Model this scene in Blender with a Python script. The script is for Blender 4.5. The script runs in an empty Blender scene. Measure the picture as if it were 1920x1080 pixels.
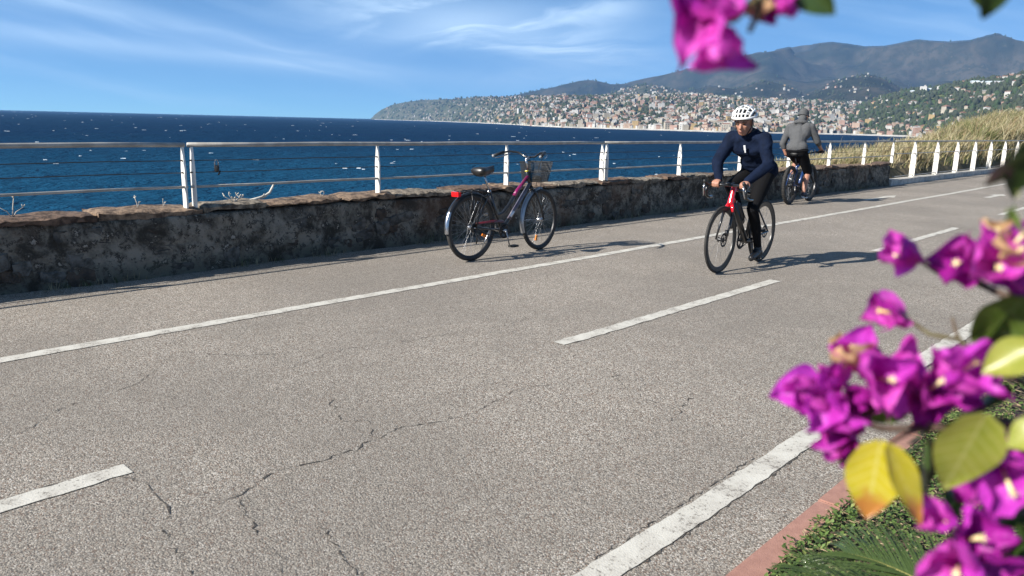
import bpy, bmesh, math, random
import numpy as np
from mathutils import Vector, Matrix, Quaternion, Euler

random.seed(7); RNG = np.random.default_rng(7)
sc = bpy.context.scene
C = bpy.context.scene.collection
R = math.radians

# ------------------------------------------------------------------ camera
CAM_H = 1.45
FPX = 1442.0                       # focal length in pixels of a 1920 wide frame
FW = Vector((-0.6709, 0.7108, -0.2115)).normalized()
RT = Vector((0.7235, 0.6899, 0.0236)); RT = (RT - FW * RT.dot(FW)).normalized()
UP = RT.cross(FW)
cam_d = bpy.data.cameras.new('camera'); cam = bpy.data.objects.new('camera', cam_d); C.objects.link(cam)
cam_d.sensor_width = 36.0; cam_d.lens = 36.0 * FPX / 1920.0
cam_d.clip_start = 0.02; cam_d.clip_end = 40000
cam_d.dof.use_dof = True; cam_d.dof.focus_distance = 8.0; cam_d.dof.aperture_fstop = 6.6
cam.matrix_world = Matrix(((RT.x, UP.x, -FW.x, 0), (RT.y, UP.y, -FW.y, 0), (RT.z, UP.z, -FW.z, CAM_H), (0, 0, 0, 1)))
sc.camera = cam
CAMP = Vector((0, 0, CAM_H))

# ------------------------------------------------------------------ light
SHX, SHY = 0.45, 1.50              # a metre of height throws this much shadow in x and y
sun_dir = Vector((-SHX, -SHY, 1.0)).normalized()
SUN_EL = math.asin(sun_dir.z); SUN_AZ = math.atan2(sun_dir.x, sun_dir.y)
sd = bpy.data.lights.new('sun', 'SUN'); sd.energy = 5.0; sd.angle = R(0.53); sd.color = (1.0, 0.945, 0.86)
so = bpy.data.objects.new('sun', sd); C.objects.link(so)
so.rotation_euler = sun_dir.to_track_quat('Z', 'Y').to_euler()

w = bpy.data.worlds.new('World'); sc.world = w; w.use_nodes = True
nt = w.node_tree; nt.nodes.clear()
def N(tree, t, **kw):
    n = tree.nodes.new(t)
    for k, v in kw.items(): setattr(n, k, v)
    return n
def build_world():
    L = nt.links.new
    sky = N(nt, 'ShaderNodeTexSky', sky_type='NISHITA', sun_disc=False)
    sky.sun_elevation = SUN_EL; sky.sun_rotation = SUN_AZ % (2 * math.pi)
    sky.altitude = 0; sky.air_density = 0.34; sky.dust_density = 0.0; sky.ozone_density = 6.0
    tc = N(nt, 'ShaderNodeTexCoord'); sep = N(nt, 'ShaderNodeSeparateXYZ'); L(tc.outputs['Generated'], sep.inputs[0])
    def M(op, a, b=None, c=None):
        m = N(nt, 'ShaderNodeMath', operation=op)
        for i, v in enumerate((a, b, c)):
            if v is None: continue
            if isinstance(v, (int, float)): m.inputs[i].default_value = v
            else: L(v, m.inputs[i])
        return m.outputs[0]
    az = M('ARCTAN2', sep.outputs[0], sep.outputs[1]); el = M('ARCSINE', sep.outputs[2])
    # cirrus: long streaks that slant down to the right, on an (azimuth, elevation) map of the dome
    def vec(x, y, z=0.0):
        cmb = N(nt, 'ShaderNodeCombineXYZ')
        for i, v in enumerate((x, y, z)):
            if isinstance(v, (int, float)): cmb.inputs[i].default_value = v
            else: L(v, cmb.inputs[i])
        return cmb.outputs[0]
    def noise(v, scale, det=6, rough=0.6, dist=0.0):
        n = N(nt, 'ShaderNodeTexNoise'); n.inputs['Scale'].default_value = scale; n.inputs['Detail'].default_value = det
        n.inputs['Roughness'].default_value = rough; n.inputs['Distortion'].default_value = dist
        L(v, n.inputs['Vector']); return n.outputs[0]
    def ramp(v, a, b, s0=0.0, s1=1.0):
        m = N(nt, 'ShaderNodeMapRange', interpolation_type='SMOOTHSTEP'); L(v, m.inputs[0])
        m.inputs[1].default_value = a; m.inputs[2].default_value = b; m.inputs[3].default_value = s0; m.inputs[4].default_value = s1
        return m.outputs[0]
    sl = M('ADD', el, M('MULTIPLY', az, 0.19))
    warp = noise(vec(M('MULTIPLY', az, 3.0), M('MULTIPLY', el, 9.0), 3.1), 1.0, 3)
    sl2 = M('ADD', sl, M('MULTIPLY', M('SUBTRACT', warp, 0.5), 0.06))
    st = ramp(noise(vec(M('MULTIPLY', az, 1.6), M('MULTIPLY', sl2, 22.0), 0.4), 1.0, 5, 0.55), 0.44, 0.72)
    # fibrous second layer running the other way
    sl3 = M('ADD', M('SUBTRACT', el, M('MULTIPLY', az, 0.16)), M('MULTIPLY', M('SUBTRACT', warp, 0.5), 0.11))
    st2 = ramp(noise(vec(M('MULTIPLY', az, 4.5), M('MULTIPLY', sl3, 26.0), 7.7), 1.0, 7, 0.62, 0.5), 0.42, 0.70)
    def blob(a0, e0, sa, se, tilt=0.0):
        da = M('DIVIDE', M('SUBTRACT', az, R(a0)), R(sa))
        de = M('DIVIDE', M('SUBTRACT', M('SUBTRACT', el, R(e0)), M('MULTIPLY', M('SUBTRACT', az, R(a0)), tilt)), R(se))
        return M('POWER', 2.718, M('MULTIPLY', M('ADD', M('MULTIPLY', da, da), M('MULTIPLY', de, de)), -1.0))
    b1 = blob(-47.0, 7.0, 9.0, 1.6, -0.03); b2 = blob(-41.5, 5.4, 7.5, 1.1, -0.15); b3 = blob(-64, 3.75, 17, 0.62, -0.05); b4 = blob(-68.5, 6.1, 13, 0.75, -0.18)
    b5 = blob(-40.5, 3.7, 5.0, 1.0, 0.14); b6 = blob(-50.5, 5.9, 5.0, 0.8, 0.20); b7 = blob(-74, 4.6, 9, 0.5, -0.09); b8 = blob(-37.5, 7.9, 3.0, 0.8, 0.1); b9 = blob(-22, 9.0, 4.0, 0.45, 0.28)
    mist = ramp(noise(vec(M('MULTIPLY', az, 2.2), M('MULTIPLY', el, 14.0), 1.3), 1.0, 4), 0.35, 0.75)
    dens = M('MULTIPLY', st, 0.22)
    dens = M('ADD', dens, M('MULTIPLY', M('ADD', M('MULTIPLY', st2, 0.60), 0.24), M('ADD', M('ADD', M('MULTIPLY', b1, 1.25), b6), M('ADD', b2, M('ADD', M('MULTIPLY', b8, 0.5), M('MULTIPLY', b5, 0.6))))))
    dens = M('ADD', dens, M('MULTIPLY', M('ADD', M('MULTIPLY', st, 0.55), 0.26), M('ADD', M('MULTIPLY', b3, 0.9), M('ADD', b4, M('ADD', M('MULTIPLY', b7, 0.7), M('MULTIPLY', b9, 0.5))))))
    dens = M('ADD', dens, M('MULTIPLY', mist, 0.08))
    dens = M('MULTIPLY', M('MINIMUM', dens, 0.85), ramp(el, -0.01, 0.03))
    tint = N(nt, 'ShaderNodeMixRGB', blend_type='MULTIPLY'); tint.inputs[0].default_value = 1.0
    L(sky.outputs[0], tint.inputs[1]); tint.inputs[2].default_value = (0.94, 1.22, 1.10, 1)
    mix = N(nt, 'ShaderNodeMixRGB'); L(dens, mix.inputs[0]); L(tint.outputs[0], mix.inputs[1]); mix.inputs[2].default_value = (8.0, 9.9, 11.4, 1)
    bg = N(nt, 'ShaderNodeBackground'); L(mix.outputs[0], bg.inputs[0]); bg.inputs[1].default_value = 0.074
    out = N(nt, 'ShaderNodeOutputWorld'); L(bg.outputs[0], out.inputs[0])
build_world()

sc.render.engine = 'CYCLES'
sc.view_settings.view_transform = 'Standard'; sc.view_settings.look = 'None'
sc.view_settings.exposure = 1.0; sc.view_settings.gamma = 1.0; sc.view_settings.use_curve_mapping = False
sc.cycles.use_denoising = True
sc.cycles.max_bounces = 6; sc.cycles.volume_bounces = 0; sc.cycles.transparent_max_bounces = 12
sc.cycles.sample_clamp_indirect = 6.0
try:
    sc.cycles.denoiser = 'OPENIMAGEDENOISE'; sc.cycles.denoising_prefilter = 'ACCURATE'
except Exception: pass

# ------------------------------------------------------------------ helpers
def ray(px, py):
    return (FW * FPX + RT * (px - 960) - UP * (py - 540)).normalized()
def P(px, py, dist):               # a world point `dist` metres from the lens in that direction
    return CAMP + ray(px, py) * dist
def azel(px, py):
    d = ray(px, py); return math.atan2(d.x, d.y), d.z / math.hypot(d.x, d.y)

def tag(o, label=None, cat=None, group=None, kind=None):
    if label: o['label'] = label
    if cat: o['category'] = cat
    if group: o['group'] = group
    if kind: o['kind'] = kind
    return o
def empty(name, loc=(0, 0, 0), rot=(0, 0, 0)):
    o = bpy.data.objects.new(name, None); C.objects.link(o); o.location = loc; o.rotation_euler = rot
    o.empty_display_size = 0.1
    return o
def link(name, me, parent=None, loc=None):
    o = bpy.data.objects.new(name, me); C.objects.link(o)
    if parent is not None: o.parent = parent
    if loc is not None: o.location = loc
    return o

class MB:
    """collects shapes; build() links them as ONE mesh object"""
    def __init__(s): s.v = []; s.f = []; s.m = []; s.cur = 0
    def add(s, vs, fs):
        b = len(s.v); s.v.extend([tuple(p) for p in vs])
        for f in fs: s.f.append(tuple(i + b for i in f)); s.m.append(s.cur)
        return b
    def box(s, c, size, rot=None):
        hx, hy, hz = size[0] / 2, size[1] / 2, size[2] / 2
        vs = [Vector((x, y, z)) for x in (-hx, hx) for y in (-hy, hy) for z in (-hz, hz)]
        if rot is not None: vs = [rot @ p for p in vs]
        c = Vector(c); vs = [p + c for p in vs]
        s.add(vs, [(0, 1, 3, 2), (4, 6, 7, 5), (0, 4, 5, 1), (2, 3, 7, 6), (0, 2, 6, 4), (1, 5, 7, 3)])
    def tube(s, pts, r, n=8, cap=True, closed=False, squash=None):
        pts = [Vector(p) for p in pts]; k = len(pts)
        rs = r if isinstance(r, (list, tuple)) else [r] * k
        if closed: t0 = (pts[1] - pts[-1]).normalized()
        else: t0 = (pts[1] - pts[0]).normalized()
        nrm = t0.orthogonal().normalized(); prev = t0; rings = []
        for i, p in enumerate(pts):
            if closed: t = pts[(i + 1) % k] - pts[i - 1]
            elif i == 0: t = pts[1] - pts[0]
            elif i == k - 1: t = pts[-1] - pts[-2]
            else: t = (pts[i + 1] - p).normalized() + (p - pts[i - 1]).normalized()
            t = t.normalized() if t.length > 1e-9 else prev
            q = prev.rotation_difference(t); nrm = (q @ nrm); nrm = (nrm - t * nrm.dot(t)).normalized(); prev = t
            bn = t.cross(nrm)
            rings.append([p + nrm * (rs[i] * math.cos(2 * math.pi * j / n)) + bn * (rs[i] * math.sin(2 * math.pi * j / n) * (squash or 1)) for j in range(n)])
        vs = [q for rg in rings for q in rg]; fs = []
        for i in range(k if closed else k - 1):
            a = i * n; b = ((i + 1) % k) * n
            for j in range(n): fs.append((a + j, a + (j + 1) % n, b + (j + 1) % n, b + j))
        if cap and not closed:
            fs.append(tuple(range(n - 1, -1, -1))); fs.append(tuple((k - 1) * n + j for j in range(n)))
        s.add(vs, fs)
    def ell(s, c, rad, nu=16, nv=10, rot=None):
        c = Vector(c); vs = []; fs = []
        for i in range(nv + 1):
            th = math.pi * i / nv
            for j in range(nu):
                ph = 2 * math.pi * j / nu
                p = Vector((rad[0] * math.sin(th) * math.cos(ph), rad[1] * math.sin(th) * math.sin(ph), rad[2] * math.cos(th)))
                if rot is not None: p = rot @ p
                vs.append(c + p)
        for i in range(nv):
            for j in range(nu):
                a = i * nu + j; b = i * nu + (j + 1) % nu
                fs.append((a, b, b + nu, a + nu))
        s.add(vs, fs)
    def cap(s, a, b, ra, rb, n=14, m=5, squash=1.0):
        """tapered capsule with round ends"""
        a = Vector(a); b = Vector(b); d = (b - a); L = d.length; d = d.normalized() if L > 1e-6 else Vector((0, 0, 1))
        pts = []; rs = []
        for i in range(m + 1):
            t = math.pi / 2 * (1 - i / m); pts.append(a - d * ra * math.sin(t)); rs.append(max(ra * math.cos(t), 1e-4))
        for i in range(m + 1):
            t = math.pi / 2 * i / m; pts.append(b + d * rb * math.sin(t)); rs.append(max(rb * math.cos(t), 1e-4))
        s.tube(pts, rs, n, True, squash=squash)
    def disc(s, c, axis, r0, r1, th, n=32):
        """flat ring (r0 inner, 0 for a full disc)"""
        axis = Vector(axis).normalized(); u = axis.orthogonal().normalized(); v = axis.cross(u); c = Vector(c)
        vs = []; fs = []
        for j in range(n):
            e = u * math.cos(2 * math.pi * j / n) + v * math.sin(2 * math.pi * j / n)
            for (r, h) in ((max(r0, 1e-4), th / 2), (r1, th / 2), (r1, -th / 2), (max(r0, 1e-4), -th / 2)): vs.append(c + e * r + axis * h)
        for j in range(n):
            a = j * 4; b = ((j + 1) % n) * 4
            for k in range(4): fs.append((a + k, a + (k + 1) % 4, b + (k + 1) % 4, b + k))
        s.add(vs, fs)
    def mesh(s, name, mats, smooth=True):
        me = bpy.data.meshes.new(name); me.from_pydata(s.v, [], s.f)
        for m in (mats if isinstance(mats, (list, tuple)) else [mats]): me.materials.append(m)
        if any(s.m): me.polygons.foreach_set('material_index', s.m)
        if smooth: me.polygons.foreach_set('use_smooth', [True] * len(me.polygons))
        me.update(); return me
    def build(s, name, mats, parent=None, smooth=True, sharp=None):
        me = s.mesh(name, mats, smooth)
        o = link(name, me, parent)
        if sharp is not None:
            try: me.set_sharp_from_angle(angle=R(sharp))
            except Exception: pass
        return o

# ------------------------------------------------------------------ materials
MATS = {}
def pmat(name, col, rough=0.6, metal=0.0, col2=None, scale=8.0, lo=0.4, hi=0.6, bump=0.0, bscale=40.0, spec=0.5, detail=5, coat=0.0, trans=0.0, sss=0.0, stretch=None, coord='Object'):
    if name in MATS: return MATS[name]
    m = bpy.data.materials.new(name); m.use_nodes = True; t = m.node_tree; b = t.nodes['Principled BSDF']; L = t.links.new
    b.inputs['Roughness'].default_value = rough; b.inputs['Metallic'].default_value = metal
    b.inputs['Specular IOR Level'].default_value = spec
    if coat: b.inputs['Coat Weight'].default_value = coat; b.inputs['Coat Roughness'].default_value = 0.08
    if sss:
        b.inputs['Subsurface Weight'].default_value = sss; b.inputs['Subsurface Radius'].default_value = (0.012, 0.005, 0.003); b.inputs['Subsurface Scale'].default_value = 1.0
    tc = N(t, 'ShaderNodeTexCoord'); src = tc.outputs[coord]
    if stretch:
        mp = N(t, 'ShaderNodeMapping'); mp.inputs['Scale'].default_value = stretch; L(src, mp.inputs[0]); src = mp.outputs[0]
    if col2 is None: col2 = tuple(c * 0.8 for c in col)
    nz = N(t, 'ShaderNodeTexNoise'); nz.inputs['Scale'].default_value = scale; nz.inputs['Detail'].default_value = detail; nz.inputs['Roughness'].default_value = 0.62; L(src, nz.inputs['Vector'])
    mr = N(t, 'ShaderNodeMapRange'); mr.inputs[1].default_value = lo; mr.inputs[2].default_value = hi; L(nz.outputs[0], mr.inputs[0])
    mx = N(t, 'ShaderNodeMixRGB'); L(mr.outputs[0], mx.inputs[0]); mx.inputs[1].default_value = (*col2, 1); mx.inputs[2].default_value = (*col, 1)
    L(mx.outputs[0], b.inputs['Base Color'])
    if bump:
        n2 = N(t, 'ShaderNodeTexNoise'); n2.inputs['Scale'].default_value = bscale; n2.inputs['Detail'].default_value = 6; L(src, n2.inputs['Vector'])
        bp = N(t, 'ShaderNodeBump'); bp.inputs['Strength'].default_value = 1.0; bp.inputs['Distance'].default_value = bump; L(n2.outputs[0], bp.inputs['Height']); L(bp.outputs[0], b.inputs['Normal'])
    if trans:
        tr = N(t, 'ShaderNodeBsdfTranslucent'); L(mx.outputs[0], tr.inputs[0])
        ms = N(t, 'ShaderNodeMixShader'); ms.inputs[0].default_value = trans
        out = t.nodes['Material Output']; L(b.outputs[0], ms.inputs[1]); L(tr.outputs[0], ms.inputs[2]); L(ms.outputs[0], out.inputs[0])
    MATS[name] = m; return m

def clump_noise(x, y, seed=0):
    """smooth value noise on arrays, about -1..1"""
    x = np.asarray(x, float); y = np.asarray(y, float)
    xi = np.floor(x).astype(np.int64); yi = np.floor(y).astype(np.int64); xf = x - xi; yf = y - yi
    def h(a, b):
        n = (a * 374761393 + b * 668265263 + seed * 974634541) & 0x7fffffff
        n = ((n ^ (n >> 13)) * 1274126177) & 0x7fffffff
        return ((n ^ (n >> 16)) & 0xffff) / 32767.5 - 1.0
    sx = xf * xf * (3 - 2 * xf); sy = yf * yf * (3 - 2 * yf)
    return (h(xi, yi) * (1 - sx) + h(xi + 1, yi) * sx) * (1 - sy) + (h(xi, yi + 1) * (1 - sx) + h(xi + 1, yi + 1) * sx) * sy
def fbm(x, y, oct=5, seed=0, gain=0.5):
    r = 0; a = 1.0; s = 0
    for o in range(oct):
        r = r + a * clump_noise(x * 2 ** o + 17.3 * o, y * 2 ** o - 9.1 * o, seed + o); s += a; a *= gain
    return r / s
# ------------------------------------------------------------------ the setting: sea
SEA_Z = -7.0
def node_mat(name):
    m = bpy.data.materials.new(name); m.use_nodes = True; t = m.node_tree
    return m, t, t.nodes['Principled BSDF'], t.links.new
def tnoise(t, src, scale, det=5, rough=0.6, dist=0.0, mapping=None, rotz=0.0):
    if mapping is not None:
        mp = N(t, 'ShaderNodeMapping'); mp.inputs['Scale'].default_value = mapping; mp.inputs['Rotation'].default_value = (0, 0, rotz)
        t.links.new(src, mp.inputs[0]); src = mp.outputs[0]
    n = N(t, 'ShaderNodeTexNoise'); n.inputs['Scale'].default_value = scale; n.inputs['Detail'].default_value = det
    n.inputs['Roughness'].default_value = rough; n.inputs['Distortion'].default_value = dist; t.links.new(src, n.inputs['Vector']); return n.outputs[0]
def tramp(t, v, a, b, s0=0.0, s1=1.0, smooth=True):
    m = N(t, 'ShaderNodeMapRange', interpolation_type='SMOOTHSTEP' if smooth else 'LINEAR'); t.links.new(v, m.inputs[0])
    for i, q in enumerate((a, b, s0, s1)): m.inputs[i + 1].default_value = q
    return m.outputs[0]
def tmix(t, f, a, b, mode='MIX'):
    m = N(t, 'ShaderNodeMixRGB', blend_type=mode)
    for i, q in enumerate((f, a, b)):
        if isinstance(q, (int, float)): m.inputs[i].default_value = q
        elif isinstance(q, tuple): m.inputs[i].default_value = (*q, 1)
        else: t.links.new(q, m.inputs[i])
    return m.outputs[0]
def tmath(t, op, a, b=None):
    m = N(t, 'ShaderNodeMath', operation=op)
    for i, q in enumerate((a, b)):
        if q is None: continue
        if isinstance(q, (int, float)): m.inputs[i].default_value = q
        else: t.links.new(q, m.inputs[i])
    return m.outputs[0]

def sea():
    m, t, b, L = node_mat('sea_water')
    tc = N(t, 'ShaderNodeTexCoord'); src = tc.outputs['Object']; sp = N(t, 'ShaderNodeSeparateXYZ'); L(src, sp.inputs[0])
    dist = N(t, 'ShaderNodeVectorMath', operation='LENGTH'); L(src, dist.inputs[0])
    near_teal = tramp(t, dist.outputs['Value'], 60, 330, 1.0, 0.0)          # paler teal nearby: shallower water, plus Fresnel fall-off put into the colour
    patch = tnoise(t, src, 0.012, 4, 0.55, 0.0, (1.0, 0.45, 1.0), R(30))
    col = tmix(t, near_teal, (0.0025, 0.022, 0.064), (0.0065, 0.056, 0.116))
    col = tmix(t, tramp(t, patch, 0.40, 0.66, 0.0, 0.45), col, (0.003, 0.032, 0.07))
    L(col, b.inputs['Base Color'])
    b.inputs['Roughness'].default_value = 0.22; b.inputs['IOR'].default_value = 1.33; b.inputs['Specular IOR Level'].default_value = 0.0
    h1 = tnoise(t, src, 0.085, 4, 0.55, 0.6, (1.0, 0.42, 1.0), R(38))
    h2 = tnoise(t, src, 0.42, 4, 0.6, 0.4, (1.0, 0.5, 1.0), R(25))
    h3 = tnoise(t, src, 1.9, 3, 0.6, 0.2, (1.0, 0.6, 1.0), R(50))
    hh = tmath(t, 'ADD', tmath(t, 'MULTIPLY', h1, 2.6), tmath(t, 'ADD', tmath(t, 'MULTIPLY', h2, 1.7), tmath(t, 'MULTIPLY', h3, 0.42)))
    bp = N(t, 'ShaderNodeBump'); bp.inputs['Strength'].default_value = 1.0; bp.inputs['Distance'].default_value = 1.0
    L(hh, bp.inputs['Height']); L(bp.outputs[0], b.inputs['Normal'])
    gl = N(t, 'ShaderNodeBsdfGlossy'); gl.inputs['Roughness'].default_value = 0.2; L(bp.outputs[0], gl.inputs['Normal'])
    ms = N(t, 'ShaderNodeMixShader'); ms.inputs[0].default_value = 0.055; L(b.outputs[0], ms.inputs[1]); L(gl.outputs[0], ms.inputs[2]); L(ms.outputs[0], t.nodes['Material Output'].inputs[0])
    # real swell on a polar sheet, finer towards the shore
    na, rad = 700, [14.0]
    while rad[-1] < 9000: rad.append(rad[-1] * 1.022 + 0.15)
    rad = np.array(rad); az = np.concatenate([np.linspace(R(-95), R(25), na, endpoint=False), np.linspace(R(25), R(265), 60, endpoint=False)])
    A, D = np.meshgrid(az, rad); X = np.sin(A) * D; Y = np.cos(A) * D
    amp = np.clip((D - 14) / 60, 0.2, 1) * np.clip(1 - (D - 700) / 700, 0, 1)
    c, s = math.cos(R(35)), math.sin(R(35)); U = X * c - Y * s; V = X * s + Y * c
    Z = SEA_Z + amp * (0.46 * fbm(U / 9, V / 24, 3, 3) + 0.30 * (1 - 2 * np.abs(fbm(U / 5, V / 13, 2, 8))))
    k = len(az); nr = len(rad); me = bpy.data.meshes.new('sea')
    me.vertices.add(k * nr); me.vertices.foreach_set('co', np.stack([X, Y, Z], -1).reshape(-1))
    i, j = np.meshgrid(np.arange(nr - 1), np.arange(k), indexing='ij'); j2 = (j + 1) % k
    q = np.stack([i * k + j, i * k + j2, (i + 1) * k + j2, (i + 1) * k + j], -1).reshape(-1, 4)[:, ::-1]
    me.loops.add(q.size); me.loops.foreach_set('vertex_index', q.reshape(-1).astype(np.int32))
    me.polygons.add(len(q)); me.polygons.foreach_set('loop_start', np.arange(0, q.size, 4, dtype=np.int32))
    me.polygons.foreach_set('use_smooth', np.ones(len(q), bool)); me.materials.append(m); me.update(calc_edges=True); me.validate()
    o = link('sea', me); tag(o, 'choppy deep blue sea reaching to the horizon', 'sea', kind='structure')
    # whitecaps: low broken crests
    mb = MB(); foam = pmat('sea_foam', (0.62, 0.68, 0.73), 0.7, col2=(0.25, 0.36, 0.46), scale=0.8)
    rnd = random.Random(4)
    for q in range(300):
        px = rnd.uniform(-60, 1650); dy = 2.0 + 95 * rnd.random() ** 2.3
        a = azel(px, 240)[0]; d = 8.45 * FPX / dy
        if d > 3600 or d < 70: continue
        if px > 690 and d > 1150: continue
        wd = rnd.uniform(0.3, 1.3) * (0.5 + d / 560); ht = rnd.uniform(0.015, 0.06) * (0.5 + d / 300)
        if rnd.random() < 0.1: wd *= 2.2
        cx, cy = math.sin(a) * d, math.cos(a) * d; ang = a + R(rnd.uniform(-25, 25)) ; n = 7
        top = []; fr = []; bk = []
        for e in range(n):
            u = (e / (n - 1) - 0.5) * wd; hgt = ht * (1 - abs(2 * e / (n - 1) - 1) ** 2) * rnd.uniform(0.35, 1.1)
            ox, oy = u * math.cos(ang), -u * math.sin(ang)
            nx, ny = -math.sin(ang), -math.cos(ang); dep = rnd.uniform(0.05, 0.3) * (1 + d / 600)
            top.append((cx + ox, cy + oy, SEA_Z + 0.22 + hgt)); fr.append((cx + ox + nx * dep, cy + oy + ny * dep, SEA_Z + 0.12)); bk.append((cx + ox - nx * dep, cy + oy - ny * dep, SEA_Z + 0.12))
        mb.add(top + fr + bk, [(n + e, n + e + 1, e + 1, e) for e in range(n - 1)] + [(e, e + 1, 2 * n + e + 1, 2 * n + e) for e in range(n - 1)])
    tag(mb.build('sea_foam', foam), 'white foam on the wind driven wave crests', 'foam', kind='stuff')
sea()

# ------------------------------------------------------------------ hills across the bay
def prof(pts):
    a = [azel(*p) for p in pts]; a.sort(); a = np.array(a); return a[:, 0], a[:, 1]
_sh = [(640, 9000), (690, 7000), (700, 5200), (740, 4700), (800, 4200), (900, 2850), (960, 2150), (1000, 1650), (1060, 1400), (1172, 1340), (1360, 1220), (1500, 1330), (1580, 1420), (1700, 1300), (1920, 900), (2300, 500)]
SH_A = np.array([azel(x, 240)[0] for x, d in _sh]); SH_D = np.array([d for x, d in _sh], float)
def shore(a): return np.interp(a, SH_A, SH_D)
LAYERS = []
def layer(pts, d0, dR, rough, zone, seed, shape=1.0, sharp=0.0):
    A, T = prof(pts); LAYERS.append((A, T, d0, dR, rough, zone, seed, shape))
layer([(690, 226), (698, 219), (706, 212), (716, 205), (735, 196), (760, 191), (790, 187), (850, 185), (900, 182), (950, 182), (1000, 181), (1060, 181), (1120, 182), (1180, 180), (1240, 178), (1300, 180), (1360, 184), (1420, 187), (1480, 190), (1560, 192), (1640, 195), (1760, 205), (1920, 215)],
      lambda a: shore(a), lambda a: shore(a) + np.interp(a, [azel(700, 240)[0], azel(800, 240)[0], azel(1000, 240)[0]], [260, 800, 1500]), 0.05, 1, 11)
layer([(880, 200), (945, 183), (1000, 171), (1050, 160), (1085, 152), (1110, 149), (1128, 153), (1145, 158), (1175, 157), (1210, 165), (1260, 185)], 4300, 6000, 0.14, 0, 23)
layer([(1090, 205), (1130, 176), (1165, 160), (1180, 154), (1200, 149), (1240, 140), (1300, 125), (1350, 113), (1410, 100), (1450, 94), (1500, 84), (1560, 78), (1590, 82), (1620, 87), (1660, 86), (1690, 80), (1720, 74), (1780, 78), (1820, 75), (1850, 66), (1870, 62), (1890, 66), (1905, 72), (1930, 76), (2100, 90)], 3700, 6800, 0.22, 0, 37)
layer([(1100, 190), (1140, 177), (1170, 166), (1207, 158), (1240, 162), (1270, 170), (1300, 185)], 2600, 3700, 0.05, 3, 41)
layer([(1240, 190), (1300, 167), (1330, 160), (1380, 166), (1435, 149), (1470, 158), (1500, 172), (1550, 195)], 2800, 4200, 0.14, 0, 43)
layer([(1450, 205), (1498, 182), (1540, 164), (1564, 152), (1599, 142), (1627, 138), (1662, 148), (1690, 165), (1730, 185)], 2400, 3500, 0.06, 0, 47)
layer([(1540, 245), (1570, 226), (1600, 206), (1651, 184), (1697, 172), (1766, 165), (1808, 156), (1843, 151), (1880, 149), (1913, 142), (1960, 130), (2100, 112)], lambda a: shore(a) + 60, lambda a: shore(a) + 760, 0.06, 2, 53)

def layer_z(Lr, a, d):
    A, T, d0, dR, rough, zone, seed, shape = Lr
    d0 = d0(a) if callable(d0) else d0; dR = dR(a) if callable(dR) else dR
    inside = (a >= A[0]) & (a <= A[-1])
    hR = CAM_H + dR * np.interp(a, A, T) - SEA_Z
    t = (d - d0) / (dR - d0)
    x, y = np.sin(a) * d, np.cos(a) * d
    w = (dR - d0) * 0.35
    s = np.where(t < 1, 0.55 * np.clip(t, 0, 1) + 0.45 * np.sin(np.pi / 2 * np.clip(t, 0, 1)), 1 - 0.7 * (t - 1))
    rid = 1 - 2 * np.abs(fbm(x / w, y / w, 4, seed))
    env = np.clip(1 - np.abs(t - 0.5) * 2, 0, 1) ** 0.7
    z = hR * s + hR * rough * 2.6 * rid * env * (0.6 if zone else 1.0) + np.clip(t * 3, 0, 1) * hR * rough * 0.55 * fbm(x / w * 5, y / w * 5, 3, seed + 5)
    cap_ = CAM_H - SEA_Z + d * np.interp(a, A, T) * np.where(t < 1, 0.985, 1.0)          # nothing in front overtops the ridge line
    z = np.minimum(z, cap_ + np.where(t < 0.97, 0.0, hR * 0.006 * fbm(x / w * 9, y / w * 9, 3, seed + 2)))
    z = np.where((t < 0) | ~inside, -40.0, z)
    return SEA_Z + z
def terrain(a, d):
    a = np.asarray(a, float); d = np.asarray(d, float)
    zs = np.stack([layer_z(Lr, a, d) for Lr in LAYERS]); k = zs.argmax(0)
    return zs.max(0), np.array([Lr[5] for Lr in LAYERS])[k], k

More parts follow.
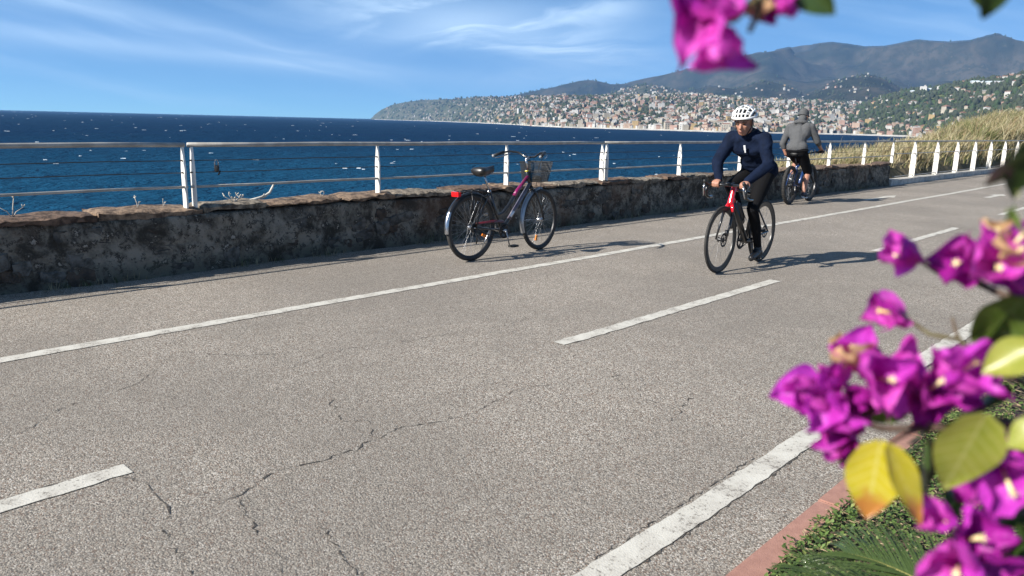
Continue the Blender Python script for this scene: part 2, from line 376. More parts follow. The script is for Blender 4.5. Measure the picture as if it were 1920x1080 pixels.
HGRID = {}
def terrain_at(a, d):
    """height and layer read off the hill mesh's own grid"""
    az, dd, Z, K = HGRID['az'], HGRID['d'], HGRID['Z'], HGRID['K']
    u = min(max((a - az[0]) / (az[1] - az[0]), 0), len(az) - 1.001); j = int(u); u -= j
    i = min(max(int(np.searchsorted(dd, d)) - 1, 0), len(dd) - 2); v = min(max((d - dd[i]) / (dd[i + 1] - dd[i]), 0), 1)
    z = (Z[i, j] * (1 - u) + Z[i, j + 1] * u) * (1 - v) + (Z[i + 1, j] * (1 - u) + Z[i + 1, j + 1] * u) * v
    return float(z), 0, int(K[i + (v > .5), j + (u > .5)])
def hills():
    a0, a1 = azel(684, 240)[0], azel(2080, 240)[0]
    az = np.linspace(a0, a1, 620); d = np.concatenate([np.geomspace(650, 3600, 190), np.linspace(3640, 8600, 120)])
    A, D = np.meshgrid(az, d); Z, zone, k = terrain(A, D); HGRID.update(az=az, d=d, Z=Z, K=k)
    Z = np.maximum(Z, SEA_Z - 12); X = np.sin(A) * D; Y = np.cos(A) * D
    n = len(az); nr = len(d); me = bpy.data.meshes.new('hills')
    me.vertices.add(n * nr); me.vertices.foreach_set('co', np.stack([X, Y, Z], -1).reshape(-1))
    i, j = np.meshgrid(np.arange(nr - 1), np.arange(n - 1), indexing='ij')
    q = np.stack([i * n + j, i * n + j + 1, (i + 1) * n + j + 1, (i + 1) * n + j], -1).reshape(-1, 4)[:, ::-1]
    keep = (Z.reshape(-1)[q] > SEA_Z - 11.5).any(1); q = q[keep]
    me.loops.add(q.size); me.loops.foreach_set('vertex_index', q.reshape(-1).astype(np.int32))
    me.polygons.add(len(q)); me.polygons.foreach_set('loop_start', np.arange(0, q.size, 4, dtype=np.int32))
    me.polygons.foreach_set('use_smooth', np.ones(len(q), bool)); me.update(calc_edges=True); me.validate()
    ca = me.color_attributes.new('ground_cover', 'FLOAT_COLOR', 'POINT')
    zz = zone.reshape(-1); col = np.zeros((len(zz), 4), np.float32); col[:, 0] = (zz == 1); col[:, 1] = (zz == 2); col[:, 2] = (zz == 3); col[:, 3] = 1
    ca.data.foreach_set('color', col.reshape(-1))
    m, t, b, L = node_mat('hillside'); me.materials.append(m)
    tc = N(t, 'ShaderNodeTexCoord'); src = tc.outputs['Object']
    at = N(t, 'ShaderNodeAttribute', attribute_name='ground_cover'); sp = N(t, 'ShaderNodeSeparateColor'); L(at.outputs['Color'], sp.inputs[0])
    n1 = tnoise(t, src, 0.004, 6, 0.62); n2 = tnoise(t, src, 0.022, 6, 0.68); n3 = tnoise(t, src, 0.075, 4, 0.7)
    forest = tmix(t, tramp(t, n1, 0.38, 0.62), (0.018, 0.022, 0.014), (0.070, 0.062, 0.045))
    forest = tmix(t, tramp(t, n2, 0.45, 0.62), forest, (0.030, 0.034, 0.022))
    forest = tmix(t, tramp(t, n2, 0.60, 0.72), forest, (0.115, 0.098, 0.07))
    town = tmix(t, tramp(t, n2, 0.40, 0.60), (0.045, 0.060, 0.030), (0.13, 0.125, 0.085))
    town = tmix(t, tramp(t, n3, 0.52, 0.64), town, (0.035, 0.050, 0.024))
    town = tmix(t, tramp(t, n3, 0.63, 0.70), town, (0.27, 0.25, 0.20))
    green = tmix(t, tramp(t, n2, 0.40, 0.60), (0.050, 0.080, 0.026), (0.105, 0.12, 0.045))
    green = tmix(t, tramp(t, n3, 0.55, 0.68), green, (0.030, 0.048, 0.018))
    green = tmix(t, tramp(t, n3, 0.70, 0.75), green, (0.24, 0.21, 0.15))
    c = tmix(t, sp.outputs[0], forest, town); c = tmix(t, sp.outputs[1], c, green)
    c = tmix(t, sp.outputs[2], c, tmix(t, 0.6, forest, town))
    L(c, b.inputs['Base Color']); b.inputs['Roughness'].default_value = 0.95; b.inputs['Specular IOR Level'].default_value = 0.1
    bp = N(t, 'ShaderNodeBump'); bp.inputs['Strength'].default_value = 0.8; bp.inputs['Distance'].default_value = 6.0; L(n2, bp.inputs['Height']); L(bp.outputs[0], b.inputs['Normal'])
    tag(link('hills', me), 'forested hills and coastal slopes rising behind the town across the bay', 'hills', kind='structure')
    # pale shingle strand at the foot of the slope
    mb = MB(); vs = []; xs = np.linspace(azel(698, 240)[0], azel(1900, 240)[0], 260)
    for a in xs:
        d = float(shore(a)); wob = 6 * float(clump_noise(a * 90, 0.5, 5))
        for dd, z in ((-16 + wob, SEA_Z - 0.6), (4, SEA_Z + 1.6), (22, SEA_Z + 2.6), (30, SEA_Z - 3)):
            vs.append((math.sin(a) * (d + dd), math.cos(a) * (d + dd), z))
    mb.add(vs, [(i * 4 + k, i * 4 + k + 1, i * 4 + 5 + k, i * 4 + 4 + k) for i in range(len(xs) - 1) for k in range(3)])
    tag(mb.build('beach', pmat('shingle', (0.62, 0.60, 0.55), 0.9, col2=(0.36, 0.34, 0.30), scale=0.05)), 'pale strip of beach and surf along the far shore', 'beach', kind='structure')
hills()

# ------------------------------------------------------------------ the town
WALLC = [('pale_cream', (0.62, 0.56, 0.45)), ('white_render', (0.74, 0.73, 0.69)), ('rose_render', (0.58, 0.38, 0.30)), ('ochre_render', (0.58, 0.42, 0.20)), ('sand_render', (0.50, 0.45, 0.37)), ('peach_render', (0.62, 0.46, 0.35)), ('grey_render', (0.40, 0.40, 0.39))]
WALLM = [pmat(n, tuple(q * 0.66 for q in c), 0.85, col2=tuple(q * 0.52 for q in c), scale=0.15) for n, c in WALLC]
ROOFM = [pmat('terracotta_roof', (0.27, 0.145, 0.10), 0.9, col2=(0.19, 0.11, 0.08), scale=0.3), pmat('grey_flat_roof', (0.38, 0.37, 0.35), 0.9, scale=0.3), pmat('brown_roof', (0.27, 0.16, 0.11), 0.9, scale=0.3)]
WINM = pmat('dark_window', (0.035, 0.04, 0.045), 0.25, col2=(0.07, 0.075, 0.08), scale=0.4)
def house_shape(mb, kind, w, d, h, M=None, wm=0, rm=1):
    """kind 0 gable, 1 hip, 2 flat block; base on z=0"""
    M = M or Matrix.Identity(4); T = lambda q: [M @ Vector(p) for p in q]
    x, y = w / 2, d / 2
    base = [(-x, -y, -4), (x, -y, -4), (x, y, -4), (-x, y, -4), (-x, -y, h), (x, -y, h), (x, y, h), (-x, y, h)]
    mb.cur = wm; mb.add(T(base), [(0, 1, 5, 4), (1, 2, 6, 5), (2, 3, 7, 6), (3, 0, 4, 7), (4, 5, 6, 7)])
    o = 0.5; rh = min(w, d) * 0.24
    if kind == 0:
        mb.cur = rm; mb.add(T([(-x - o, -y - o, h + .05), (x + o, -y - o, h + .05), (x + o, y + o, h + .05), (-x - o, y + o, h + .05), (-x - o, 0, h + rh), (x + o, 0, h + rh)]), [(0, 1, 5, 4), (2, 3, 4, 5), (0, 4, 3), (1, 2, 5), (3, 2, 1, 0)])
    elif kind == 1:
        k = max(0.0, x - y * 0.9)
        mb.cur = rm; mb.add(T([(-x - o, -y - o, h + .05), (x + o, -y - o, h + .05), (x + o, y + o, h + .05), (-x - o, y + o, h + .05), (-k, 0, h + rh), (k + .01, 0, h + rh)]), [(0, 1, 5, 4), (2, 3, 4, 5), (0, 4, 3), (1, 2, 5), (3, 2, 1, 0)])
    else:
        mb.cur = wm
        for (cx, cy, sx, sy) in ((0, -y + .15, w, .3), (0, y - .15, w, .3), (-x + .15, 0, .3, d - .6), (x - .15, 0, .3, d - .6)):
            mb.box(M @ Vector((cx, cy, h + .45)), (sx, sy, .9), M.to_3x3())
        mb.cur = rm; mb.box(M @ Vector((w * .18, 0, h + 1.3)), (w * .28, d * .45, 2.6), M.to_3x3())
    mb.cur = 0

def town():
    rnd = random.Random(21); H = []
    def try_add(px, li, t, kind_w=None):
        a = azel(px, 240)[0]; Lr = LAYERS[li]
        d0 = float(Lr[2](a)) if callable(Lr[2]) else Lr[2]; dR = float(Lr[3](a)) if callable(Lr[3]) else Lr[3]
        d = d0 + 14 + t * (dR - d0 - 14)
        z, zone, k = terrain_at(a, d)
        if int(k) != li or z < SEA_Z + 0.5: return
        big = rnd.random() < (0.16 if (li == 0 and t < 0.25) else 0.05)
        wd = rnd.uniform(4.2, 8.2) * (1.7 if big else 1); dp = rnd.uniform(4.5, 8); h = rnd.choice([3, 3.6, 4.2, 5, 5.8]) if not big else rnd.choice([6, 7.5, 9, 11])
        if px < 960: wd *= 0.85; h *= 0.8
        kind = rnd.choice([0, 0, 1, 1, 2]) if not big else rnd.choice([2, 2, 1])
        H.append(dict(x=math.sin(a) * d, y=math.cos(a) * d, z=z, w=wd, d=dp, h=h, kind=kind, yaw=-a + R(rnd.gauss(0, 28)), px=px, dist=d, wall=rnd.choices(range(7), [6, 9, 3, 1.5, 4, 3, 2])[0], roof=rnd.choice([0, 0, 0, 2, 1]) if kind != 2 else 1, big=big, li=li, t=t))
    for i in range(8200):
        px = rnd.triangular(715, 1800, 1330); t = rnd.random() ** 1.6
        if px < 900 and rnd.random() < 0.35: continue
        cl = clump_noise(px / 28.0, t * 9.0, 77)
        if rnd.random() > 0.62 + 0.55 * float(cl): continue
        try_add(px, 0, t)
    for i in range(200): try_add(rnd.uniform(1120, 1290), 3, rnd.random())
    for i in range(60): try_add(rnd.gauss(1600, 55), 5, rnd.random() ** 0.8)
    for i in range(40): try_add(rnd.uniform(1260, 1500), 4, rnd.random() * 0.5)
    for i in range(230): try_add(rnd.uniform(1560, 1915), 6, rnd.random() ** 1.2)
    for hh in H: hh['size'] = hh['w'] * hh['h'] / hh['dist'] ** 2
    H.sort(key=lambda q: -q['size'])
    # the largest few get walls, roof and each window as parts; about 250 more are single houses; the rest read as a mass
    detailed = [q for q in H if q['px'] > 1000][:22]; det_ids = {id(q) for q in detailed}
    rest = [q for q in H if id(q) not in det_ids]; singles = rest[:262]; mass = rest[262:]
    cnt = {}
    for q in detailed:
        e = empty('town_house', (q['x'], q['y'], q['z']), (0, 0, q['yaw'])); wd, dp, h = q['w'], q['d'], q['h']
        mb = MB(); house_shape(mb, q['kind'], wd, dp, h)
        wf = [(f, m) for f, m in zip(mb.f, mb.m)]
        for nm, k, mt in (('wall', 0, WALLM[q['wall']]), ('roof', 1, ROOFM[q['roof']])):
            s = MB(); s.v = mb.v; s.f = [f for f, m in wf if m == k]; s.m = [0] * len(s.f)
            used = sorted({i for f in s.f for i in f}); mp = {o: n for n, o in enumerate(used)}
            s.v = [mb.v[i] for i in used]; s.f = [tuple(mp[i] for i in f) for f in s.f]
            s.build(nm, mt, e, smooth=False)
        key = ('window_mesh',)
        if key not in cnt:
            s = MB(); s.box((0, 0, 0), (1.3, 0.16, 1.7)); cnt[key] = s.mesh('window', WINM, False)
        nfl = max(2, int(h // 3.1)); nc = max(2, int(wd // 3.3))
        for fl in range(nfl):
            for cix in range(nc):
                if rnd.random() < 0.08: continue
                o = link('window', cnt[key], e); o.location = (-wd / 2 + (cix + 0.5) * wd / nc, -dp / 2, 1.8 + fl * 3.05)
        q['obj'] = e
    variants = {}
    for q in singles:
        key = (q['kind'], q['wall'], q['roof'])
        if key not in variants:
            mb = MB(); house_shape(mb, q['kind'], 12, 10, 7.5); variants[key] = mb.mesh('town_house', [WALLM[q['wall']], ROOFM[q['roof']]], False)
        o = link('town_house', variants[key]); o.location = (q['x'], q['y'], q['z']); o.rotation_euler = (0, 0, q['yaw']); o.scale = (q['w'] / 12, q['d'] / 10, q['h'] / 7.5)
        q['obj'] = o
    colw = ['cream', 'white', 'rose', 'ochre', 'sandy', 'peach', 'grey']; kd = ['gabled', 'hipped', 'flat']; rf = ['terracotta', 'grey', 'brown']
    for q in detailed + singles:
        where = {0: 'low' if q['t'] < 0.2 else 'high', 3: 'on far spur', 5: 'on dark spur', 4: 'on dark hillside', 6: 'on green hill'}[q['li']]
        if q['li'] == 0: where += ' in town ' + ('by headland' if q['px'] < 960 else ('left of riders' if q['px'] < 1340 else ('right of riders' if q['px'] > 1530 else 'behind riders')))
        sz = 'large ' if q['w'] > 13 else ('small ' if q['w'] < 8 else '')
        lab = 'distant %s%s %s house, %s roof, %s' % (sz, colw[q['wall']], kd[q['kind']], rf[q['roof']], where)
        tag(q['obj'], lab, 'house', 'houses of the town across the bay')
    mb = MB()
    for q in mass:
        M = Matrix.Translation((q['x'], q['y'], q['z'])) @ Matrix.Rotation(q['yaw'], 4, 'Z')
        house_shape(mb, q['kind'], q['w'], q['d'], q['h'], M, q['wall'], 7 + q['roof'])
    tag(mb.build('town', WALLM + ROOFM, None, smooth=False), 'mass of small pale houses covering the far slopes', 'town', kind='stuff')
    # greenhouses and terrace sheds on the green hill
    gm = pmat('greenhouse_glass', (0.55, 0.62, 0.66), 0.3, col2=(0.42, 0.48, 0.52), scale=0.2); gw = pmat('greenhouse_frame', (0.6, 0.6, 0.58), 0.6)
    for i, (px, py, L_, lab) in enumerate([(1838, 158, 60, 'long pale greenhouse on the green hill below the skyline'), (1868, 159, 62, 'pale blue greenhouse with a broad roof at the right of the green hill'), (1745, 171, 46, 'low white greenhouse shed halfway up the green hill'), (1715, 175, 30, 'small white greenhouse at the left of the green hill')]):
        a, tn = azel(px, py); best = None
        for d in np.linspace(800, 2300, 400):
            z = terrain_at(a, d)[0]
            if z > CAM_H + d * tn: best = (d, z); break
        if best is None: best = (1600.0, terrain_at(a, 1600.0)[0])
        d, z = best; e = empty('greenhouse', (math.sin(a) * d, math.cos(a) * d, z + 1.0), (0, 0, -a + R(12)))
        mb = MB(); mb.box((0, 0, 0.2), (L_ * .5, 14, 5)); mb.build('wall', gw, e, smooth=False)
        for k in range(3):
            mb = MB(); y0 = -7 + k * 4.7; x = L_ * .25 + .4
            mb.add([(-x, y0, 2.75), (x, y0, 2.75), (x, y0 + 4.6, 2.75), (-x, y0 + 4.6, 2.75), (-x, y0 + 2.3, 4.9), (x, y0 + 2.3, 4.9)], [(0, 1, 5, 4), (2, 3, 4, 5), (0, 4, 3), (1, 2, 5), (3, 2, 1, 0)]); mb.build('roof', gm, e, smooth=False)
        tag(e, lab, 'greenhouse')
    # dark trees between the houses, far too many and small to count
    mb = MB(); lm = [pmat('far_leaves_dark', (0.036, 0.046, 0.026), 0.9), pmat('far_leaves_olive', (0.045, 0.058, 0.026), 0.9), pmat('far_leaves_green', (0.035, 0.062, 0.02), 0.9)]
    ico = bmesh.new(); bmesh.ops.create_icosphere(ico, subdivisions=1, radius=1.0); iv = [v.co.copy() for v in ico.verts]; jf = [[v.index for v in f.verts] for f in ico.faces]; ico.free()
    for i in range(9000):
        li = rnd.choices([0, 6, 5, 3, 4, 2, 1], [50, 26, 2, 4, 2, 1, 1])[0]
        px = {0: lambda: rnd.triangular(703, 1850, 1300), 6: lambda: rnd.uniform(1555, 1930), 5: lambda: rnd.gauss(1600, 60), 3: lambda: rnd.uniform(1110, 1295), 4: lambda: rnd.uniform(1250, 1540), 2: lambda: rnd.uniform(1250, 1900), 1: lambda: rnd.uniform(950, 1200)}[li]()
        a = azel(px, 240)[0]; Lr = LAYERS[li]; d0 = float(Lr[2](a)) if callable(Lr[2]) else Lr[2]; dR = float(Lr[3](a)) if callable(Lr[3]) else Lr[3]
        t = rnd.random() if li else rnd.random() ** 1.7
        d = d0 + 20 + t * (dR - d0 - 20)
        if li == 0 and t > .9: d = dR
        z, zone, k = terrain_at(a, d)
        if k != li: continue
        r = rnd.uniform(1.5, 3.8) * (1 + d / 7000); hx = r * rnd.uniform(.8, 1.7); mb.cur = rnd.choice([0, 0, 1, 1, 2])
        c = Vector((math.sin(a) * d, math.cos(a) * d, float(z) + hx * .6))
        mb.add([c + Vector((v.x * r * rnd.uniform(.7, 1.25), v.y * r * rnd.uniform(.7, 1.25), v.z * hx * rnd.uniform(.75, 1.2))) for v in iv], jf)
    tag(mb.build('distant_trees', lm, None, smooth=False), 'dark trees scattered between the far houses', 'trees', kind='stuff')
town()

# ------------------------------------------------------------------ air
def haze():
    m = bpy.data.materials.new('haze'); m.use_nodes = True; t = m.node_tree; t.nodes.clear()
    v = N(t, 'ShaderNodeVolumePrincipled'); v.inputs['Color'].default_value = (0.27, 0.54, 1.0, 1); v.inputs['Density'].default_value = 0.000095; v.inputs['Anisotropy'].default_value = 0.1
    o = N(t, 'ShaderNodeOutputMaterial'); t.links.new(v.outputs[0], o.inputs['Volume'])
    mb = MB(); mb.box((0, 0, 452), (19000, 19000, 946)); h = mb.build('haze', m, None, smooth=False)
    tag(h, 'thin blue sea haze over the bay', 'haze', kind='stuff')
haze()
# ------------------------------------------------------------------ the path
X_WALL, X_L1, X_D, X_L2, X_KERB = -7.03, -5.163, -3.174, -1.336, -1.03
def asphalt_mat():
    m, t, b, L = node_mat('asphalt'); tc = N(t, 'ShaderNodeTexCoord'); src = tc.outputs['Object']
    def vor(scale, feat='F1'):
        v = N(t, 'ShaderNodeTexVoronoi', feature=feat); v.inputs['Scale'].default_value = scale; L(src, v.inputs['Vector']); return v
    v1 = vor(150); v2 = vor(290)
    big = tnoise(t, src, 0.42, 6, 0.62); mid = tnoise(t, src, 4.0, 5, 0.65); fine = tnoise(t, src, 60, 4, 0.7)
    g = N(t, 'ShaderNodeSeparateColor'); L(v1.outputs['Color'], g.inputs[0])
    stone = tmix(t, tramp(t, g.outputs[0], 0.05, 0.95, smooth=False), (0.225, 0.200, 0.170), (0.485, 0.435, 0.368))
    stone = tmix(t, tramp(t, g.outputs[1], 0.80, 0.92), stone, (0.62, 0.58, 0.52))
    stone = tmix(t, tramp(t, g.outputs[2], 0.84, 0.92), stone, (0.20, 0.135, 0.10))
    gap = tramp(t, v1.outputs['Distance'], 0.50, 0.80)
    c = tmix(t, gap, stone, (0.115, 0.102, 0.088))
    c = tmix(t, tramp(t, fine, 0.60, 0.74, 0.0, 0.7), c, (0.07, 0.062, 0.054))
    c = tmix(t, tramp(t, mid, 0.35, 0.70, 0.0, 0.25), c, (0.20, 0.18, 0.155))
    c = tmix(t, tramp(t, big, 0.38, 0.62, 0.0, 0.75), c, tmix(t, 0.6, c, (0.175, 0.157, 0.136)))
    # the trodden lane centre is paler, the shaded foot of the wall holds dirt
    L(c, b.inputs['Base Color']); b.inputs['Roughness'].default_value = 0.88; b.inputs['Specular IOR Level'].default_value = 0.25
    h = tmath(t, 'ADD', tmath(t, 'MULTIPLY', v1.outputs['Distance'], -0.0026), tmath(t, 'ADD', tmath(t, 'MULTIPLY', v2.outputs['Distance'], -0.0012), tmath(t, 'MULTIPLY', mid, 0.006)))
    bp = N(t, 'ShaderNodeBump'); bp.inputs['Strength'].default_value = 1.0; bp.inputs['Distance'].default_value = 1.0; L(h, bp.inputs['Height']); L(bp.outputs[0], b.inputs['Normal'])
    return m
ASPH = asphalt_mat()
def paint_mat():
    m, t, b, L = node_mat('worn_white_paint'); tc = N(t, 'ShaderNodeTexCoord'); src = tc.outputs['Object']
    n1 = tnoise(t, src, 90, 3, 0.7); n2 = tnoise(t, src, 6, 5, 0.65); n3 = tnoise(t, src, 35, 4, 0.7)
    c = tmix(t, tramp(t, n2, 0.35, 0.7), (0.56, 0.54, 0.48), (0.43, 0.405, 0.355))
    wear = tmath(t, 'ADD', tmath(t, 'MULTIPLY', n1, 0.6), tmath(t, 'ADD', tmath(t, 'MULTIPLY', n2, 0.45), tmath(t, 'MULTIPLY', n3, 0.35)))
    c = tmix(t, tramp(t, wear, 0.74, 0.82), c, (0.20, 0.18, 0.155))
    L(c, b.inputs['Base Color']); b.inputs['Roughness'].default_value = 0.8
    v = N(t, 'ShaderNodeTexVoronoi'); v.inputs['Scale'].default_value = 128; L(src, v.inputs['Vector'])
    bp = N(t, 'ShaderNodeBump'); bp.inputs['Strength'].default_value = 0.8; bp.inputs['Distance'].default_value = 0.0012; bp.invert = True; L(v.outputs['Distance'], bp.inputs['Height']); L(bp.outputs[0], b.inputs['Normal'])
    return m
PAINT = paint_mat()

def path():
    mb = MB(); xs = [-7.06, -5.2, -3.2, X_KERB]; ys = list(np.arange(-40, 170.1, 2.0)); vs = []
    for y in ys:
        for x in xs: vs.append((x, y, 0))
    n = len(xs); mb.add(vs, [(i * n + k, i * n + k + 1, (i + 1) * n + k + 1, (i + 1) * n + k) for i in range(len(ys) - 1) for k in range(n - 1)])
    road = tag(mb.build('cycle_path', ASPH, None, smooth=False), 'pale worn asphalt cycle path along the sea wall', 'path', kind='structure')
    rnd = random.Random(5)
    def stripe(name, xc, wid, y0, y1, step=0.05, rag=0.008, far=0.3):
        mb = MB(); y = y0; pts = []
        while y < y1: pts.append(y); y += step if y < 14 else far
        pts.append(y1); vs = []
        for i, y in enumerate(pts):
            taper = 1.0
            j1, j2 = rnd.gauss(0, rag), rnd.gauss(0, rag); s = 0.006 * math.sin(y * 0.9 + xc) + 0.003 * math.sin(y * 3.1)
            vs += [(xc - wid / 2 * taper + j1 + s, y, 0.004), (xc + wid / 2 * taper + j2 + s, y, 0.004)]
        mb.add(vs, [(2 * i, 2 * i + 1, 2 * i + 3, 2 * i + 2) for i in range(len(pts) - 1)])
        mb.build(name, PAINT, road, smooth=False)
    stripe('lane_line', X_L1, 0.112, -12, 60, 0.06, 0.004); stripe('edge_line', X_L2, 0.112, -12, 60, 0.05, 0.003)
    for (d0, d1) in [(-8.4, -5.1), (-2.2, 1.07), (3.83, 7.08), (9.83, 13.36), (16.22, 19.5)] + [(22.4 + 6.2 * k, 25.7 + 6.2 * k) for k in range(5)]: stripe('centre_dash', X_D, 0.105, d0, d1, 0.06, 0.004)
    # painted arrow and cycle mark further up the path
    mb = MB(); mb.add([(-5.86, 16.9, .004), (-5.74, 16.9, .004), (-5.74, 18.2, .004), (-5.62, 18.2, .004), (-5.80, 18.9, .004), (-5.98, 18.2, .004), (-5.86, 18.2, .004)], [(0, 1, 2, 6), (5, 6, 2, 3, 4)]); mb.build('painted_arrow', PAINT, road, smooth=False)
    mb = MB(); mb.add([(-4.35, 20.3, .004), (-4.22, 20.3, .004), (-4.22, 21.3, .004), (-4.10, 21.3, .004), (-4.285, 21.9, .004), (-4.47, 21.3, .004), (-4.35, 21.3, .004)], [(0, 1, 2, 6), (5, 6, 2, 3, 4)]); mb.build('painted_arrow', PAINT, road, smooth=False)
    # cracks: thin open fissures
    cm = pmat('crack_dirt', (0.035, 0.031, 0.027), 1.0, col2=(0.09, 0.08, 0.07), scale=60)
    def G(px, py):
        d = ray(px, py); t = -CAM_H / d.z; return Vector((d.x * t, d.y * t, 0))
    def crack(pts, w0, name='crack', dens=0.022, jit=0.011):
        w0 = w0 * 1.05
        pts = [Vector(p) for p in pts]; out = []
        for a, b in zip(pts, pts[1:]):
            k = max(2, int((b - a).length / dens))
            for i in range(k): out.append(a.lerp(b, i / k) + Vector((rnd.gauss(0, jit), rnd.gauss(0, jit), 0)))
        out.append(pts[-1]); vs = []
        for i, p in enumerate(out):
            t = (out[min(i + 1, len(out) - 1)] - out[max(i - 1, 0)]); t.z = 0; nn = Vector((-t.y, t.x, 0)).normalized() if t.length > 0 else Vector((1, 0, 0))
            ww = w0 * max(0.05, rnd.gauss(0.42, 0.5)) * (0.2 if i in (0, len(out) - 1) else 1)
            vs += [tuple(p + nn * ww / 2 + Vector((0, 0, .0025))), tuple(p - nn * ww / 2 + Vector((0, 0, .0025)))]
        mb = MB(); mb.add(vs, [(2 * i, 2 * i + 1, 2 * i + 3, 2 * i + 2) for i in range(len(out) - 1)]); mb.build(name, cm, road, smooth=False)
    crack([G(222, 882), G(240, 898), G(275, 910), G(300, 935), G(318, 950), G(310, 975), G(298, 988)], 0.007)
    crack([G(390, 945), G(440, 935), G(465, 915), G(520, 885), G(590, 868), G(660, 845), G(700, 825), G(760, 800), G(830, 790)], 0.008)
    crack([G(450, 935), G(455, 960), G(478, 985), G(482, 1005)], 0.007)
    crack([G(640, 790), G(630, 770), G(620, 745)], 0.006); crack([G(585, 975), G(640, 1030), G(655, 1065)], 0.006)
    crack([G(1300, 745), G(1272, 770), G(1255, 790)], 0.006); crack([G(1140, 690), G(1160, 715)], 0.005)
    crack([G(540, 690), G(640, 655), G(760, 640), G(850, 625)], 0.006); crack([G(330, 660), G(450, 668), G(560, 660)], 0.004)
    crack([G(100, 775), G(130, 760), G(160, 752)], 0.006)
    crack([(X_L2 + 0.062, y, 0) for y in np.arange(1.5, 6.2, 0.12)], 0.014, jit=0.006); crack([(X_L2 - 0.066, y, 0) for y in np.arange(1.9, 3.2, 0.12)], 0.006, jit=0.005)
    crack([(X_D + 0.058, y, 0) for y in np.arange(3.9, 6.8, 0.12)], 0.006, jit=0.004); crack([(X_D - 0.058, y, 0) for y in np.arange(-0.4, 1.0, 0.12)], 0.005, jit=0.004)
    crack([G(1210, 895), G(1160, 880)], 0.004)
    crack([G(830, 790), G(900, 770), G(960, 735), G(1040, 720)], 0.004); crack([G(300, 988), G(330, 1030), G(360, 1080)], 0.005); crack([G(482, 1005), G(520, 1040), G(540, 1080)], 0.005); crack([G(700, 825), G(690, 790), G(640, 790)], 0.004)
    crack([G(850, 625), G(940, 612), G(1010, 590)], 0.004); crack([G(0, 830), G(60, 800), G(100, 775)], 0.005); crack([G(160, 752), G(260, 720), G(330, 660)], 0.004); crack([G(1160, 715), G(1200, 745), G(1272, 770)], 0.003); crack([G(655, 1065), G(700, 1090)], .005); crack([G(390, 945), G(350, 950), G(318, 950)], .005)
    # red concrete kerb stones
    km = pmat('red_concrete', (0.40, 0.215, 0.165), 0.85, col2=(0.30, 0.155, 0.12), scale=25, lo=.3, hi=.7, bump=0.002, bscale=220)
    kerb = empty('kerb', (0, 0, 0)); tag(kerb, 'row of flat red concrete edging stones beside the planted bed', 'kerb', kind='structure')
    base = bmesh.new(); bmesh.ops.create_cube(base, size=1.0)
    for v in base.verts: v.co = Vector((v.co.x * 0.10, v.co.y * 0.992, v.co.z * 0.20))
    bmesh.ops.bevel(base, geom=list(base.edges), offset=0.006, segments=2, affect='EDGES'); me = bpy.data.meshes.new('kerb_stone'); base.to_mesh(me); base.free(); me.materials.append(km)
    for k in range(-4, 40):
        o = link('kerb_stone', me, kerb); o.location = (X_KERB + 0.052, k + 0.37, -0.075 + rnd.uniform(-.003, .003)); o.rotation_euler = (0, 0, rnd.gauss(0, .002))
    return road
ROAD = path()

# ------------------------------------------------------------------ ground on both sides
BANK_P = [(14.0, -2.0), (15.0, 0.05), (19.0, 0.45), (22, 0.50), (25.3, 0.62), (27.4, 0.72), (30.2, 0.78), (33.5, 0.88), (37.3, 1.1), (40.8, 1.35), (45, 1.6), (60, 2.1), (120, 3)]
def bank_z(x, y):
    """height of the ground on the sea side of the wall"""
    top = np.interp(y, [p[0] for p in BANK_P], [p[1] for p in BANK_P])
    edge = np.interp(y, [12, 15, 22, 30, 45, 120], [-7.5, -8.2, -8.9, -9.4, -10.8, -20])
    out = np.clip(edge - x, 0, None)
    low = -0.5 - np.clip(-7.4 - x, 0, None) * 0.9
    z = np.where(y < 14.5, low, np.minimum(top, top) - out * 0.9)
    z = np.where((y > 14.0) & (x > -7.9), np.minimum(z, 0.10 + (-7.45 - x) * 2.0), z)
    return np.maximum(z + 0.12 * fbm(x / 1.5, y / 1.5, 3, 91), SEA_Z - 1.5)
def grounds():
    xs = np.concatenate([np.linspace(-7.38, -13, 24), np.linspace(-13.6, -40, 24)]); ys = np.concatenate([np.linspace(-60, 12, 30), np.linspace(12.5, 60, 110), np.linspace(62, 170, 30)])
    X, Y = np.meshgrid(xs, ys); Z = bank_z(X, Y); n = len(xs); mb = MB()
    mb.add(np.stack([X, Y, Z], -1).reshape(-1, 3).tolist(), [(i * n + k + 1, i * n + k, (i + 1) * n + k, (i + 1) * n + k + 1) for i in range(len(ys) - 1) for k in range(n - 1)])
    tag(mb.build('embankment', pmat('dry_earth', (0.20, 0.155, 0.085), 0.95, col2=(0.09, 0.075, 0.04), scale=1.2, bump=0.05, bscale=5)), 'steep dry earth bank below the sea wall', 'embankment', kind='structure')
    mb = MB(); xs = np.concatenate([np.linspace(X_KERB + 0.10, 4, 60), np.linspace(4.5, 60, 12)]); ys = np.concatenate([np.linspace(-40, 0, 15), np.linspace(0.2, 10, 90), np.linspace(11, 170, 40)])
    X, Y = np.meshgrid(xs, ys); Z = -0.02 + 0.035 * fbm(X * 2.2, Y * 2.2, 4, 5) + np.clip(X + 0.9, 0, 2) * 0.03; n = len(xs)
    mb.add(np.stack([X, Y, Z], -1).reshape(-1, 3).tolist(), [(i * n + k, i * n + k + 1, (i + 1) * n + k + 1, (i + 1) * n + k) for i in range(len(ys) - 1) for k in range(n - 1)])
    tag(mb.build('planting_bed', pmat('bed_soil', (0.12, 0.09, 0.055), 0.95, col2=(0.06, 0.045, 0.03), scale=9, bump=0.02, bscale=30)), 'brown soil of the planted bed beside the path', 'soil', kind='structure')
grounds()

